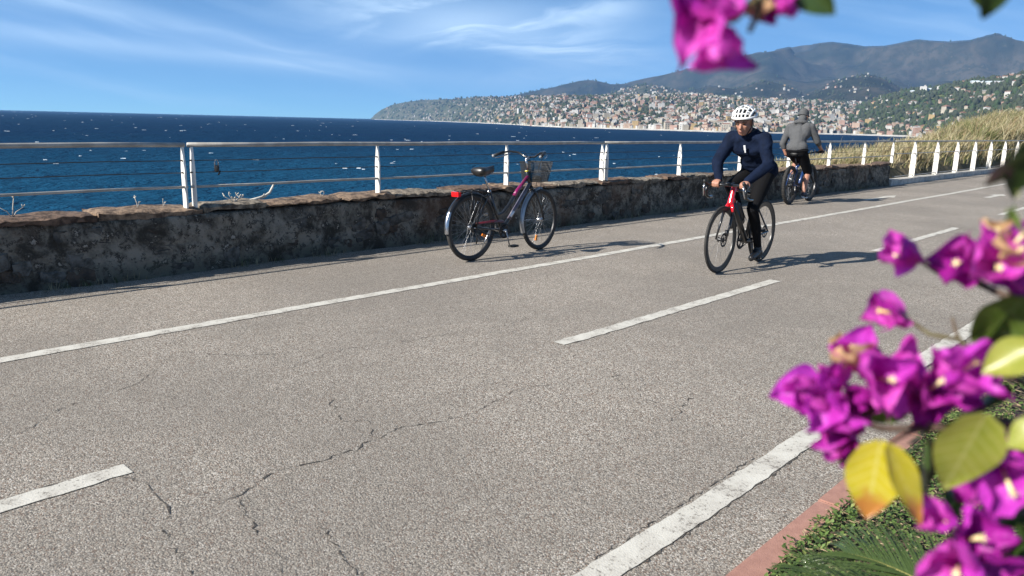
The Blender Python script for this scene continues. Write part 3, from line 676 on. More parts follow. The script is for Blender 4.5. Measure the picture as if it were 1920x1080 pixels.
# ------------------------------------------------------------------ sea wall
def wall_mat():
    m, t, b, L = node_mat('old_rubble_render'); tc = N(t, 'ShaderNodeTexCoord'); src = tc.outputs['Object']
    n1 = tnoise(t, src, 3.2, 7, 0.70, 0.4); n2 = tnoise(t, src, 13, 6, 0.72); n3 = tnoise(t, src, 50, 4, 0.7); n4 = tnoise(t, src, 1.1, 4, 0.6)
    c = tmix(t, tramp(t, n1, 0.38, 0.62), (0.06, 0.052, 0.042), (0.34, 0.30, 0.243))
    c = tmix(t, tramp(t, n2, 0.50, 0.60), c, (0.060, 0.052, 0.043))
    c = tmix(t, tramp(t, n2, 0.60, 0.66), c, (0.46, 0.41, 0.345))
    c = tmix(t, tramp(t, n4, 0.55, 0.68, 0, .6), c, (0.15, 0.085, 0.055))
    c = tmix(t, tramp(t, n3, 0.62, 0.70, 0, .7), c, (0.05, 0.045, 0.04))
    sp = N(t, 'ShaderNodeSeparateXYZ'); L(src, sp.inputs[0])
    moss = tmath(t, 'MULTIPLY', tramp(t, sp.outputs[2], 0.04, 0.22, 1, 0), tramp(t, n1, 0.4, 0.6))
    c = tmix(t, tmath(t, 'MULTIPLY', moss, 0.6), c, (0.075, 0.085, 0.06))
    L(c, b.inputs['Base Color']); b.inputs['Roughness'].default_value = 0.95; b.inputs['Specular IOR Level'].default_value = 0.15
    h = tmath(t, 'ADD', tmath(t, 'MULTIPLY', n2, 0.055), tmath(t, 'MULTIPLY', n3, 0.016))
    bp = N(t, 'ShaderNodeBump'); bp.inputs['Strength'].default_value = 1.0; bp.inputs['Distance'].default_value = 1.0; L(h, bp.inputs['Height']); L(bp.outputs[0], b.inputs['Normal'])
    return m
def rock(mb, size, rnd, sub=1, rag=0.12):
    """an irregular block with chipped edges"""
    bm = bmesh.new(); bmesh.ops.create_cube(bm, size=1.0); bmesh.ops.subdivide_edges(bm, edges=list(bm.edges), cuts=2, use_grid_fill=True)
    for v in bm.verts:
        k = (abs(v.co.x) > .45) + (abs(v.co.y) > .45) + (abs(v.co.z) > .45); q = 0.94 if k == 2 else (0.86 if k == 3 else 1.0)
        v.co = Vector((v.co.x * q * size[0] * (1 + rnd.gauss(0, rag)), v.co.y * q * size[1] * (1 + rnd.gauss(0, rag * .5)), v.co.z * q * size[2] * (1 + rnd.gauss(0, rag))))
    mb.add([v.co for v in bm.verts], [[v.index for v in f.verts] for f in bm.faces]); bm.free()
def sea_wall():
    rnd = random.Random(12); wall = empty('sea_wall', (-7.2, 9.0, 0)); inv = Vector((7.2, -9.0, 0))
    tag(wall, 'low weathered rubble sea wall with reddish coping stones beside the path', 'wall')
    y0, y1 = -6.0, 22.1
    # rough face: a displaced sheet wrapped over the front, top, end and back
    prof_ = [(0, z) for z in np.linspace(-0.05, 0.53, 17)] + [(-0.08, 0.545), (-0.2, 0.55), (-0.32, 0.545)] + [(-0.38, z) for z in np.linspace(0.5, -0.6, 7)]
    ys = np.arange(y0, y1 + 0.001, 0.035); vs = []
    for y in ys:
        bulge = 0.02 * math.sin(y * 0.9) + 0.015 * math.sin(y * 2.3 + 1)
        for i, (dx, z) in enumerate(prof_):
            n = float(fbm(y * 2.2, z * 3.0 + (0 if i < 17 else 9), 5, 33)) * 0.045 + float(fbm(y * 9, z * 10 + i * 0.0, 3, 35)) * 0.022 if i < 20 else 0
            x = X_WALL + dx + bulge * (1 if i < 17 else .3) + n - (0.02 * z / 0.5 if i < 17 else 0)
            vs.append((x + inv.x, y + inv.y, z))
    k = len(prof_); mb = MB(); mb.add(vs, [(i * k + j, (i + 1) * k + j, (i + 1) * k + j + 1, i * k + j + 1) for i in range(len(ys) - 1) for j in range(k - 1)])
    e = (len(ys) - 1) * k; mb.add(vs[e:e + k], [tuple(range(k))])
    mb.build('wall_face', wall_mat(), wall)
    # stones that show through the render
    sm = [pmat('wall_stone_grey', (0.115, 0.105, 0.09), 0.95, col2=(0.045, 0.04, 0.035), scale=14, bump=0.02, bscale=40), pmat('wall_stone_brown', (0.10, 0.07, 0.05), 0.95, col2=(0.045, 0.034, 0.026), scale=14, bump=0.02, bscale=40), pmat('wall_stone_pale', (0.16, 0.145, 0.125), 0.95, col2=(0.06, 0.055, 0.047), scale=14, bump=0.02, bscale=40)]
    shapes = []
    for i in range(9):
        mb = MB(); rock(mb, (0.08, rnd.uniform(.12, .30), rnd.uniform(.08, .16)), rnd, rag=.2); shapes.append(mb)
    meshes = [s.mesh('stone', sm[i % 3], True) for i, s in enumerate(shapes)]
    for me in meshes:
        try: me.set_sharp_from_angle(angle=R(50))
        except Exception: pass
    for i in range(120):
        y = 0.6 + 21.3 * (rnd.random() ** 1.15); z = rnd.uniform(0.06, 0.46)
        o = link('stone', rnd.choice(meshes), wall); o.location = (X_WALL - 0.028 - 0.02 * z / .5 + rnd.uniform(-.012, .004) + 0.02 * math.sin(y * .9) + 0.015 * math.sin(y * 2.3 + 1) + inv.x, y + inv.y, z); o.rotation_euler = (rnd.gauss(0, .12), rnd.gauss(0, .06), rnd.gauss(0, .06)); o.scale = (1, rnd.uniform(.7, 1.2), rnd.uniform(.7, 1.2))
    # coping
    cm = [pmat('coping_rust', (0.165, 0.108, 0.076), 0.95, col2=(0.045, 0.028, 0.020), scale=13, bump=0.012, bscale=30), pmat('coping_tan', (0.25, 0.175, 0.118), 0.95, col2=(0.07, 0.046, 0.032), scale=13, bump=0.012, bscale=30), pmat('coping_grey', (0.26, 0.22, 0.17), 0.95, col2=(0.07, 0.058, 0.045), scale=13, bump=0.012, bscale=30)]
    y = y0
    while y < y1 - 0.05:
        L_ = min(rnd.uniform(0.42, 1.15), y1 - y)
        if y1 - y - L_ < 0.3: L_ = y1 - y
        th = rnd.uniform(0.05, 0.09); mb = MB(); ny = max(4, int(L_ / 0.045)); nx = 7; vs = []; fs = []
        tilt = rnd.gauss(0, .012); sag = rnd.uniform(-.012, .012); fr = rnd.uniform(-0.005, 0.03)
        for layer_ in (0, 1):
            for i in range(ny + 1):
                yy = y + 0.008 + (L_ - 0.016) * i / ny
                for j in range(nx + 1):
                    u = j / nx; ex = fr * (1 + 0.5 * float(fbm(yy * 5, 3.3, 3, 61))) + 0.03 * float(fbm(yy * 13, 1.3, 3, 62))
                    x = X_WALL + ex - u * (0.42 + ex); edge = 1 if (j in (0, nx) or i in (0, ny)) else 0
                    top = 0.612 + sag + tilt * (i / ny - .5) * 2 + 0.026 * float(fbm(yy * 4, x * 6, 4, 63)) - edge * 0.012 - (rnd.random() * .02 if edge else 0)
                    bot = 0.612 - th + sag + 0.035 * float(fbm(yy * 5, 8.8, 3, 64))
                    vs.append((x + inv.x - (0.012 if (layer_ == 1 and j == 0) else 0), yy + inv.y, top if layer_ == 0 else bot))
        k = nx + 1; m_ = (ny + 1) * k
        for i in range(ny):
            for j in range(nx): fs.append((i * k + j, (i + 1) * k + j, (i + 1) * k + j + 1, i * k + j + 1)); fs.append((m_ + i * k + j + 1, m_ + (i + 1) * k + j + 1, m_ + (i + 1) * k + j, m_ + i * k + j))
            fs.append((m_ + i * k, m_ + (i + 1) * k, (i + 1) * k, i * k)); fs.append((i * k + nx, (i + 1) * k + nx, m_ + (i + 1) * k + nx, m_ + i * k + nx))
        for j in range(nx): fs.append((j, j + 1, m_ + j + 1, m_ + j)); e = ny * k; fs.append((m_ + e + j, m_ + e + j + 1, e + j + 1, e + j))
        mb.add(vs, fs); o = mb.build('coping_stone', rnd.choice([cm[0], cm[0], cm[1], cm[1], cm[2]]), wall, smooth=True)
        try: o.data.set_sharp_from_angle(angle=R(40))
        except Exception: pass
        y += L_
    # low kerb carrying the far railing
    kb = MB(); bm_ = pmat('pale_concrete', (0.52, 0.50, 0.46), 0.85, col2=(0.36, 0.345, 0.315), scale=5, bump=0.004, bscale=80)
    kb.box((-7.10, 22.12 + 30, 0.02), (0.30, 60, 0.26)); tag(kb.build('railing_plinth', bm_, None, smooth=False), 'low pale concrete plinth under the far railing', 'plinth')
sea_wall()

# ------------------------------------------------------------------ railing
def railing():
    white = pmat('white_rail_paint', (0.74, 0.715, 0.66), 0.45, col2=(0.62, 0.60, 0.55), scale=9, bump=0.0008, bscale=90)
    steel = pmat('grey_rail_paint', (0.40, 0.38, 0.345), 0.45, col2=(0.29, 0.27, 0.24), scale=7)
    wire = pmat('dark_wire', (0.06, 0.06, 0.06), 0.5, 0.6)
    bolt = pmat('rusty_bolt', (0.10, 0.05, 0.03), 0.8)
    def post_mesh(z0, z1, W, th):
        """flat tapered blade standing across the railing, pointed at the top"""
        mb = MB(); o = [(-W * .5, z0), (W * .5, z0), (W * .5, z0 + (z1 - z0) * .62), (W * .16, z1), (-W * .16, z1), (-W * .5, z0 + (z1 - z0) * .66)]
        vs = [(x, -th / 2, z) for x, z in o] + [(x, th / 2, z) for x, z in o]; n = len(o)
        mb.add(vs, [tuple(range(n)), tuple(range(2 * n - 1, n - 1, -1))] + [(i, n + i, n + (i + 1) % n, (i + 1) % n) for i in range(n)])
        me = mb.mesh('post', white, False); return me
    wall_post = post_mesh(0.595, 1.155, 0.075, 0.017); far_post = post_mesh(0.145, 1.155, 0.145, 0.018)
    def section(label, y0, y1, ys, far=False, rails=None):
        e = empty('railing', (-7.10, y0, 0)); tag(e, label, 'railing', 'railing sections along the sea side')
        for y in ys:
            o = link('post', far_post if far else wall_post, e); o.location = (0.0, y - y0, 0)
            s = MB(); W = .07 if not far else .11
            for z in ((1.03, .92, .79) if not far else (.92, .83, .55, .22)): s.box((0, 0, z), (W * 0.3, 0.034, 0.014))
            b_ = s.build('bolt', bolt, o, smooth=False)
        def bar(name, z, r, mt, x=0.0, n=10):
            mb = MB(); k = max(2, int((y1 - y0) / 0.7)); mb.tube([(x + 0.004 * math.sin(i * 1.3 + z * 9), (y1 - y0) * i / k, z + 0.003 * math.sin(i * 2.1 + y0)) for i in range(k + 1)], r, n); mb.build(name, mt, e)
        bar('top_rail', 1.172, 0.021, steel, n=14)
        if not far:
            bar('lower_rail', 0.79, 0.0125, steel, 0.02); bar('wire', 1.03, 0.004, wire, 0.01, 6); bar('wire', 0.92, 0.004, wire, 0.01, 6)
        else:
            bar('lower_rail', 0.84, 0.012, steel, 0.03); bar('lower_rail', 0.22, 0.012, steel, 0.03); bar('wire', 1.0, 0.004, wire, 0.03, 6); bar('wire', 0.55, 0.004, wire, 0.03, 6)
        return e
    section('white post railing section at the left edge, ending at the twin posts by the padlock', -7.0, 3.11, [-5.3, -3.2, -1.1, 1.0, 3.09])
    section('railing section behind the parked bicycle, a padlock at its first post', 3.14, 9.46, [3.175, 5.28, 7.36, 9.43])
    section('railing section behind the two riders, from the twin posts to the wall end', 9.49, 22.45, [9.536, 11.62, 13.78, 15.93, 18.08, 20.28, 22.38])
    section('railing with broad white blade posts on the low plinth at right', 22.5, 80, [24.25 + 2.22 * k for k in range(25)], far=True)
    # padlock hung on the railing wire
    p = empty('padlock', (-7.088, 3.40, 0.965)); bk = pmat('black_plastic', (0.015, 0.015, 0.016), 0.4)
    mb = MB(); mb.cap((0, 0, -.008), (0, 0.0, -.03), .026, .022, squash=.6); mb.build('lock_body', bk, p)
    mb = MB(); mb.tube([(0, .018 * math.cos(t), .018 + .05 * math.sin(t) ** .8 if 0 < t < math.pi else .0) for t in np.linspace(0, math.pi, 9)], .0055, 8); mb.build('shackle', pmat('worn_steel', (.35, .35, .36), .35, .9), p)
    mb = MB(); mb.box((0.004, 0.022, -.055), (.012, .012, .045), Matrix.Rotation(R(-28), 3, 'X')); mb.build('key_tab', bk, p)
    tag(p, 'small black padlock hanging from the railing wire beside the twin posts', 'padlock')
railing()
# ------------------------------------------------------------------ bicycles (local frame: x forward, y to the left, z up, rear wheel contact at the origin)
BLK = pmat('black_paint', (0.012, 0.012, 0.013), 0.28, coat=0.5, col2=(0.010, 0.010, 0.011)); RUB = pmat('tyre_rubber', (0.018, 0.017, 0.016), 0.75, col2=(0.035, 0.033, 0.030), scale=20, bump=0.001, bscale=200)
STL = pmat('polished_steel', (0.55, 0.55, 0.56), 0.22, 0.95, col2=(0.45, 0.45, 0.46)); ALU = pmat('dull_alloy', (0.42, 0.42, 0.43), 0.38, 0.9); DRK = pmat('dark_metal', (0.05, 0.05, 0.052), 0.4, 0.7); PLS = pmat('matt_black_plastic', (0.018, 0.018, 0.018), 0.55)
def circle(c, r, n, axis='y'):
    return [(c[0] + r * math.cos(2 * math.pi * i / n), c[1], c[2] + r * math.sin(2 * math.pi * i / n)) for i in range(n)]
def arc(c, r, a0, a1, n, y=0.0):
    return [(c[0] + r * math.cos(R(a0 + (a1 - a0) * i / n)), y, c[2] + r * math.sin(R(a0 + (a1 - a0) * i / n))) for i in range(n + 1)]
def wheel(parent, c, Rw, tr, rim_d, rim_m, nsp, sp_m, hub_m, hub_w=0.05, knob=0, disc=None, reflector=None, sp_r=0.0011):
    """wheel mesh (the rim) with tyre, spokes and hub as its pieces; c is the axle; the wheel turns in the xz plane"""
    mb = MB(); rr = Rw - tr * 1.7
    prof_ = [(rr, tr * .75), (rr - rim_d, tr * .35), (rr - rim_d, -tr * .35), (rr, -tr * .75)]; n = 56; vs = []
    for i in range(n):
        a = 2 * math.pi * i / n
        for (q, yy) in prof_: vs.append((q * math.cos(a), yy, q * math.sin(a)))
    mb.add(vs, [(i * 4 + k, i * 4 + (k + 1) % 4, ((i + 1) % n) * 4 + (k + 1) % 4, ((i + 1) % n) * 4 + k) for i in range(n) for k in range(4)])
    wh = mb.build('wheel', rim_m, parent, sharp=40); wh.location = c
    mb = MB(); mb.tube(circle((0, 0, 0), Rw - tr, 64), tr, 12, closed=True)
    if knob:
        for i in range(knob):
            a = 2 * math.pi * i / knob
            for yy in ((-.5, .5) if i % 2 else (-.8, 0, .8)):
                rad = Rw - tr + tr * math.sqrt(max(0.05, 1 - (yy * .75) ** 2)); mb.box((rad * math.cos(a), yy * tr * .75, rad * math.sin(a)), (0.012, 0.012, 0.014), Matrix.Rotation(-a, 3, 'Y'))
    mb.build('tyre', RUB, wh)
    mb = MB()
    for i in range(nsp):
        a = 2 * math.pi * i / nsp; side = 1 if i % 2 else -1; off = R(26) * (1 if (i // 2) % 2 else -1)
        mb.tube([(0.022 * math.cos(a + off * 2.2), side * hub_w * .5, 0.022 * math.sin(a + off * 2.2)), ((rr - rim_d * .9) * math.cos(a), 0, (rr - rim_d * .9) * math.sin(a))], sp_r, 5, cap=False)
    mb.build('spokes', sp_m, wh)
    mb = MB(); mb.tube([(0, -hub_w * 1.1, 0), (0, -hub_w * .62, 0), (0, -hub_w * .6, 0), (0, -hub_w * .45, 0), (0, 0, 0), (0, hub_w * .45, 0), (0, hub_w * .6, 0), (0, hub_w * .62, 0), (0, hub_w * 1.1, 0)], [.006, .006, .024, .024, .014, .024, .024, .006, .006], 14); mb.build('hub', hub_m, wh)
    if disc:
        mb = MB(); mb.disc((0, disc, 0), (0, 1, 0), .052, .072, .0022, 30)
        for i in range(6):
            a = i * math.pi / 3; mb.tube([(.02 * math.cos(a), disc, .02 * math.sin(a)), (.056 * math.cos(a + .4), disc, .056 * math.sin(a + .4))], .0035, 5)
        mb.build('brake_disc', DRK, wh)
    if reflector is not None:
        om = pmat('amber_reflector', (0.75, 0.22, 0.02), 0.2, col2=(0.6, 0.15, 0.01), coat=.5)
        for a in reflector:
            mb = MB(); mb.box((Rw * .62 * math.cos(a), 0, Rw * .62 * math.sin(a)), (.065, .012, .034), Matrix.Rotation(-a, 3, 'Y')); mb.build('spoke_reflector', om, wh, smooth=False)
    return wh
def part(e, name, mt, fn, **kw):
    mb = MB(); fn(mb); return mb.build(name, mt, e, **kw)
def chain_loop(mb, c1, r1, c2, r2, y, r=.0045):
    pts = arc((c1[0], 0, c1[1]), r1, -90, 90, 12, y) + list(reversed(arc((c2[0], 0, c2[1]), r2, 90, 270, 8, y)))[::-1]
    mb.tube(pts, r, 5, closed=True)
def crankset(e, bb, L_, ang, ring_r, ring_m, crank_m, yring=-.045, ped=(.095, .07, .022), ped_m=None, ped_flat=True, width=.075):
    cr = part(e, 'crankset', crank_m, lambda m: (m.tube([(bb[0], -width, bb[1]), (bb[0], width, bb[1])], .018, 12),
        m.tube([(bb[0], -width, bb[1]), (bb[0] + L_ * math.cos(ang), -width - .012, bb[1] + L_ * math.sin(ang))], [.016, .011], 8, squash=.6),
        m.tube([(bb[0], width, bb[1]), (bb[0] - L_ * math.cos(ang), width + .012, bb[1] - L_ * math.sin(ang))], [.016, .011], 8, squash=.6)))
    part(cr, 'chainring', ring_m, lambda m: (m.disc((bb[0], yring, bb[1]), (0, 1, 0), ring_r * .72, ring_r, .004, 36), [m.tube([(bb[0], yring, bb[1]), (bb[0] + ring_r * .8 * math.cos(a), yring, bb[1] + ring_r * .8 * math.sin(a))], .008, 6) for a in np.arange(5) * 2 * math.pi / 5]))
    for s in (-1, 1):
        px = bb[0] + (L_ * math.cos(ang) if s < 0 else -L_ * math.cos(ang)); pz = bb[1] + (L_ * math.sin(ang) if s < 0 else -L_ * math.sin(ang))
        part(e, 'pedal', ped_m or PLS, lambda m: (m.box((px, s * (width + .07), pz), ped), m.tube([(px, s * (width + .01), pz), (px, s * (width + .11), pz)], .008, 6)), smooth=False)
def saddle(e, x, z, L_, wr, mt, pitch=0.0, thick=.035):
    mb = MB(); st = [(-.5, .85, .6), (-.42, 1.0, 1.0), (-.25, .93, 1.1), (-.05, .62, 1.0), (.15, .36, .9), (.35, .25, .85), (.47, .2, .8), (.5, .1, .5)]; n = 14; rings = []
    for (u, wq, hq) in st:
        rg = []
        for k in range(n):
            a = 2 * math.pi * k / n; yy = wr * wq * math.cos(a); zz = thick * hq * (math.sin(a) if math.sin(a) > 0 else math.sin(a) * 1.1) + .012 * (u * 2) ** 2 - .01 * (1 - abs(math.cos(a)))
            rg.append((x + u * L_, yy, z + zz + pitch * u))
        rings += rg
    k = len(st); mb.add(rings, [(i * n + j, i * n + (j + 1) % n, (i + 1) * n + (j + 1) % n, (i + 1) * n + j) for i in range(k - 1) for j in range(n)] + [tuple(range(n - 1, -1, -1)), tuple((k - 1) * n + j for j in range(n))])
    s = mb.build('saddle', mt, e)
    part(s, 'saddle_rail', ALU, lambda m: [m.tube([(x - L_ * .35, q * wr * .5, z - .03), (x - L_ * .1, q * .022, z - .055), (x + L_ * .12, q * .022, z - .055), (x + L_ * .4, q * .01, z - .02)], .0035, 6) for q in (-1, 1)])
    return s

# ---- the parked city bicycle
def city_bike():
    e = empty('bicycle', (-5.82, 5.53, 0.0), (R(-1.5), 0, R(90) + R(1.6)))
    tag(e, 'parked black and magenta city bicycle with front basket standing by the sea wall', 'bicycle')
    Rw, WB = .352, 1.125; bb = (.46, .285); ra = (0, Rw); fa = (WB, Rw)
    mag = pmat('magenta_frame', (0.22, 0.008, 0.085), 0.25, coat=.7, col2=(0.16, 0.006, 0.065)); plum = pmat('plum_grey_frame', (0.17, 0.16, 0.19), 0.28, coat=.6, col2=(0.09, 0.07, 0.10), scale=4)
    red = pmat('red_lens', (0.72, 0.015, 0.02), 0.18, coat=.8, col2=(0.55, 0.01, 0.012))
    wheel(e, (0, 0, Rw), Rw, .023, .016, DRK, 36, ALU, STL, .06, reflector=(R(-28),))
    # steering assembly turned a little to the left
    hd = Vector((WB - .135, 0, .80)); 
    fk = empty('front_wheel_pivot', (0, 0, 0)) if False else None
    steer = R(6); piv = Vector((WB - .06, 0, 0))
    Rm = Matrix.Translation(piv) @ Matrix.Rotation(steer, 4, 'Z') @ Matrix.Translation(-piv)
    def S(p): return Rm @ Vector(p)
    def spart(name, mt, fn, parent=e, **kw):
        mb = MB(); fn(mb); mb.v = [tuple(Rm @ Vector(p)) for p in mb.v]; return mb.build(name, mt, parent, **kw)
    fw_ = wheel(e, S((WB, 0, Rw)), Rw, .023, .016, DRK, 36, ALU, STL, .05, reflector=(R(-108),)); fw_.rotation_euler = (0, 0, steer)
    ht, hb = Vector((WB - .245, 0, .93)), Vector((WB - .175, 0, .735))         # head tube top, bottom
    st_t = Vector((.275, 0, .72))                                               # seat tube top
    def cur(a, b, sag, n=10): 
        a, b = Vector(a), Vector(b); return [a.lerp(b, i / n) + Vector((0, 0, -sag * math.sin(math.pi * i / n))) for i in range(n + 1)]
    fr = part(e, 'frame', BLK, lambda m: (m.tube([(bb[0], 0, bb[1]), st_t], .0175, 12),
        [m.tube([(bb[0], s * .03, bb[1]), (.2, s * .06, Rw * .93), (0, s * .066, Rw)], [.012, .011, .008], 8) for s in (-1, 1)],
        [m.tube([st_t + Vector((-.01, s * .015, -.04)), (.14, s * .05, .58), (0, s * .066, Rw)], [.009, .009, .007], 8) for s in (-1, 1)],
        m.tube([(bb[0], -.036, bb[1]), (bb[0], .036, bb[1])], .024, 12)))
    part(e, 'head_tube', BLK, lambda m: m.tube([hb - Vector((-.004, 0, .012)), ht], .021, 14))
    t1 = [hb.lerp(ht, .62), Vector((.72, 0, .70)), Vector((.58, 0, .545)), Vector((.485, 0, .47)), Vector((.41, 0, .455)), Vector((.365, 0, .475))]
    part(e, 'top_tube', BLK, lambda m: m.tube(t1[1:], [.019, .0185, .018, .017, .016], 12)); part(e, 'painted_tube', mag, lambda m: m.tube([t1[0], t1[1], t1[1].lerp(t1[2], .35)], [.0215, .0215, .0205], 14), )
    part(e, 'down_tube', plum, lambda m: m.tube([hb.lerp(ht, .2), Vector((.70, 0, .52)), Vector((.58, 0, .395))], .0215, 14)); part(e, 'lower_tube', BLK, lambda m: m.tube([Vector((.585, 0, .40)), Vector((bb[0], 0, bb[1]))], .021, 12))
    lt = pmat('white_lettering', (0.75, 0.74, 0.76), 0.4)
    part(e, 'down_tube_mark', lt, lambda m: m.tube([Vector((.655, -.0075, .478)), Vector((.60, -.0075, .42))], .0165, 10))
    part(e, 'head_band', pmat('yellow_band', (0.72, 0.62, 0.06), 0.4), lambda m: m.tube([hb.lerp(ht, .90), hb.lerp(ht, .97)], .0218, 12))
    spart('fork', BLK, lambda m: (m.tube([hb, hb + Vector((.012, 0, -.035))], .02, 10), [m.tube([hb + Vector((.012, s * .02, -.03)), hb + Vector((.03, s * .045, -.07)), (WB - .05, s * .05, .5), (WB, s * .052, Rw)], [.014, .013, .012, .008], 8) for s in (-1, 1)]))
    spart('stem', STL, lambda m: (m.tube([ht, ht + (ht - hb).normalized() * .125], .0125, 10), m.tube([ht + (ht - hb).normalized() * .12, ht + (ht - hb).normalized() * .13 + Vector((.07, 0, .015))], .014, 10)))
    hc = ht + (ht - hb).normalized() * .13 + Vector((.07, 0, .015))
    spart('handlebar', BLK, lambda m: [m.tube([hc, hc + Vector((.01, s * .07, .005)), hc + Vector((.0, s * .15, .05)), hc + Vector((-.05, s * .235, .062)), hc + Vector((-.13, s * .285, .045)), hc + Vector((-.19, s * .30, .03))], .0112, 10) for s in (-1, 1)])
    for s in (-1, 1):
        spart('grip', PLS if s > 0 else PLS, lambda m: m.tube([hc + Vector((-.11, s * .276, .052)), hc + Vector((-.25, s * .318, .012))], [.0165, .0165], 12))
        spart('grip_end', pmat('pale_grip_end', (0.3, 0.3, 0.3), .5), lambda m: m.tube([hc + Vector((-.242, s * .315, .014)), hc + Vector((-.258, s * .32, .010))], [.0165, .015], 12))
        spart('brake_lever', STL, lambda m: m.tube([hc + Vector((-.045, s * .235, .045)), hc + Vector((-.06, s * .275, .018)), hc + Vector((-.15, s * .315, -.005)), hc + Vector((-.20, s * .33, -.01))], [.008, .006, .006, .004], 6))
    spart('cable', PLS, lambda m: [m.tube([hc + Vector((-.03, s * .22, .04)), hc + Vector((.10, s * .15, .06)), hc + Vector((.13, s * .05, -.08)), hb + Vector((.05, s * .03, .0))], .0028, 5) for s in (-1, 1)])
    # wire basket hung on the bars
    def basket(m):
        x0, x1, w0, w1, z0, z1 = hc.x + .03, hc.x + .25, .115, .15, hc.z - .275, hc.z - .055
        def pt(u, v, k):                     # u along x, v along y (-1..1), k height
            ww = w0 + (w1 - w0) * k; xx0 = x0; xx1 = x0 + (x1 - x0) * (.80 + .2 * k); return Vector((xx0 + (xx1 - xx0) * u, v * ww, z0 + (z1 - z0) * k))
        nz, nh, nv = 12, 16, 16; r = .0024
        for k in range(nz + 1):
            h = k / nz; m.tube([pt(0, -1, h), pt(1, -1, h), pt(1, 1, h), pt(0, 1, h)], r if k < nz else .0045, 5, closed=True)
        for i in range(nh + 1):
            u = i / nh
            for v in (-1, 1): m.tube([pt(u, v, 0), pt(u, v, 1)], r, 4)
            m.tube([pt(u, -1, 0), pt(u, 1, 0)], r, 4)
        for i in range(1, nv):
            v = -1 + 2 * i / nv
            for u in (0, 1): m.tube([pt(u, v, 0), pt(u, v, 1)], r, 4)
            m.tube([pt(0, v, 0), pt(1, v, 0)], r, 4)
    bk = spart('basket', PLS, basket, smooth=False)
    spart('basket_stay', DRK, lambda m: [m.tube([(hc.x + .12, s * .08, hc.z - .275), (WB - .06, s * .05, .68), (WB, s * .06, Rw)], .004, 6) for s in (-1, 1)], smooth=True)
    spart('head_lamp', PLS, lambda m: (m.ell(hc + Vector((.16, 0, -.245)), (.06, .05, .035)), m.ell(hc + Vector((.22, .06, -.25)), (.05, .05, .028))))
    # guards, rack, lamp
    def guard(m, c, a0, a1, r, w_):
        n = 22; vs = []
        for i in range(n + 1):
            a = R(a0 + (a1 - a0) * i / n)
            for (dy, dr) in ((-w_, -.016), (-w_ * .7, 0), (0, .005), (w_ * .7, 0), (w_, -.016)): vs.append((c[0] + (r + dr) * math.cos(a), dy, c[1] + (r + dr) * math.sin(a)))
        m.add(vs, [(i * 5 + k, i * 5 + k + 1, (i + 1) * 5 + k + 1, (i + 1) * 5 + k) for i in range(n) for k in range(4)])
    part(e, 'rear_mudguard', BLK, lambda m: guard(m, (0, Rw), 20, 150, Rw + .018, .028)); part(e, 'mudguard_end', STL, lambda m: guard(m, (0, Rw), 150, 186, Rw + .019, .029))
    spart('front_mudguard', pmat('silver_guard', (0.38, 0.39, 0.41), 0.4, 0.8), lambda m: guard(m, (WB, Rw), 88, 200, Rw + .018, .028))
    spart('guard_stay', STL, lambda m: [m.tube([(WB, s * .055, Rw), (WB - .36, s * .026, Rw + .02)], .0025, 5) for s in (-1, 1)])
    part(e, 'carrier_rack', DRK, lambda m: ([m.tube([(.27, s * .03, .70), (.20, s * .06, .735), (-.17, s * .06, .735), (-.2, 0, .735)], .006, 6) for s in (-1, 1)], [m.tube([(-.10 + .1 * k, -.06, .735), (-.10 + .1 * k, .06, .735)], .005, 6) for k in range(4)], [m.tube([(-.05, s * .06, .735), (0, s * .075, Rw)], .005, 6) for s in (-1, 1)], [m.tube([(.12, s * .06, .735), (0, s * .075, Rw)], .004, 6) for s in (-1, 1)]))
    part(e, 'tail_lamp', red, lambda m: (m.box((-.215, 0, .712), (.035, .10, .05)), m.box((-.19, 0, .715), (.03, .07, .04))), smooth=False)
    seat_top = st_t + (st_t - Vector((bb[0], 0, bb[1]))).normalized() * .19
    part(e, 'seat_post', STL, lambda m: m.tube([st_t, seat_top], .0125, 10)); part(e, 'seat_clamp', STL, lambda m: m.tube([st_t - Vector((0, 0, .02)), st_t + Vector((-.003, 0, .008))], .022, 10))
    saddle(e, seat_top.x + .01, seat_top.z + .045, .265, .095, pmat('saddle_vinyl', (.014, .013, .013), .38, col2=(.02, .019, .018)), .02, .045)
    crankset(e, bb, .17, R(-75), .085, DRK, ALU, -.05)
    part(e, 'chain_guard', pmat('dark_red_guard', (.10, .008, .015), .35, coat=.4), lambda m: m.tube([(.02, -.056, Rw + .045), (.3, -.056, Rw + .05), (bb[0] - .02, -.058, bb[1] + .105)], [.012, .018, .02], 8, squash=.3))
    part(e, 'chain', DRK, lambda m: chain_loop(m, bb, .083, (0, Rw), .035, -.048)); part(e, 'sprocket', DRK, lambda m: m.disc((0, -.046, Rw), (0, 1, 0), .01, .05, .012, 24))
    part(e, 'derailleur', DRK, lambda m: m.tube([(0, -.055, Rw - .03), (.03, -.055, Rw - .10), (.02, -.055, Rw - .17)], .009, 6))
    part(e, 'kickstand', STL, lambda m: m.tube([(.335, .05, .29), (.31, .11, .15), (.285, .165, .012)], [.009, .008, .009], 8))
city_bike()

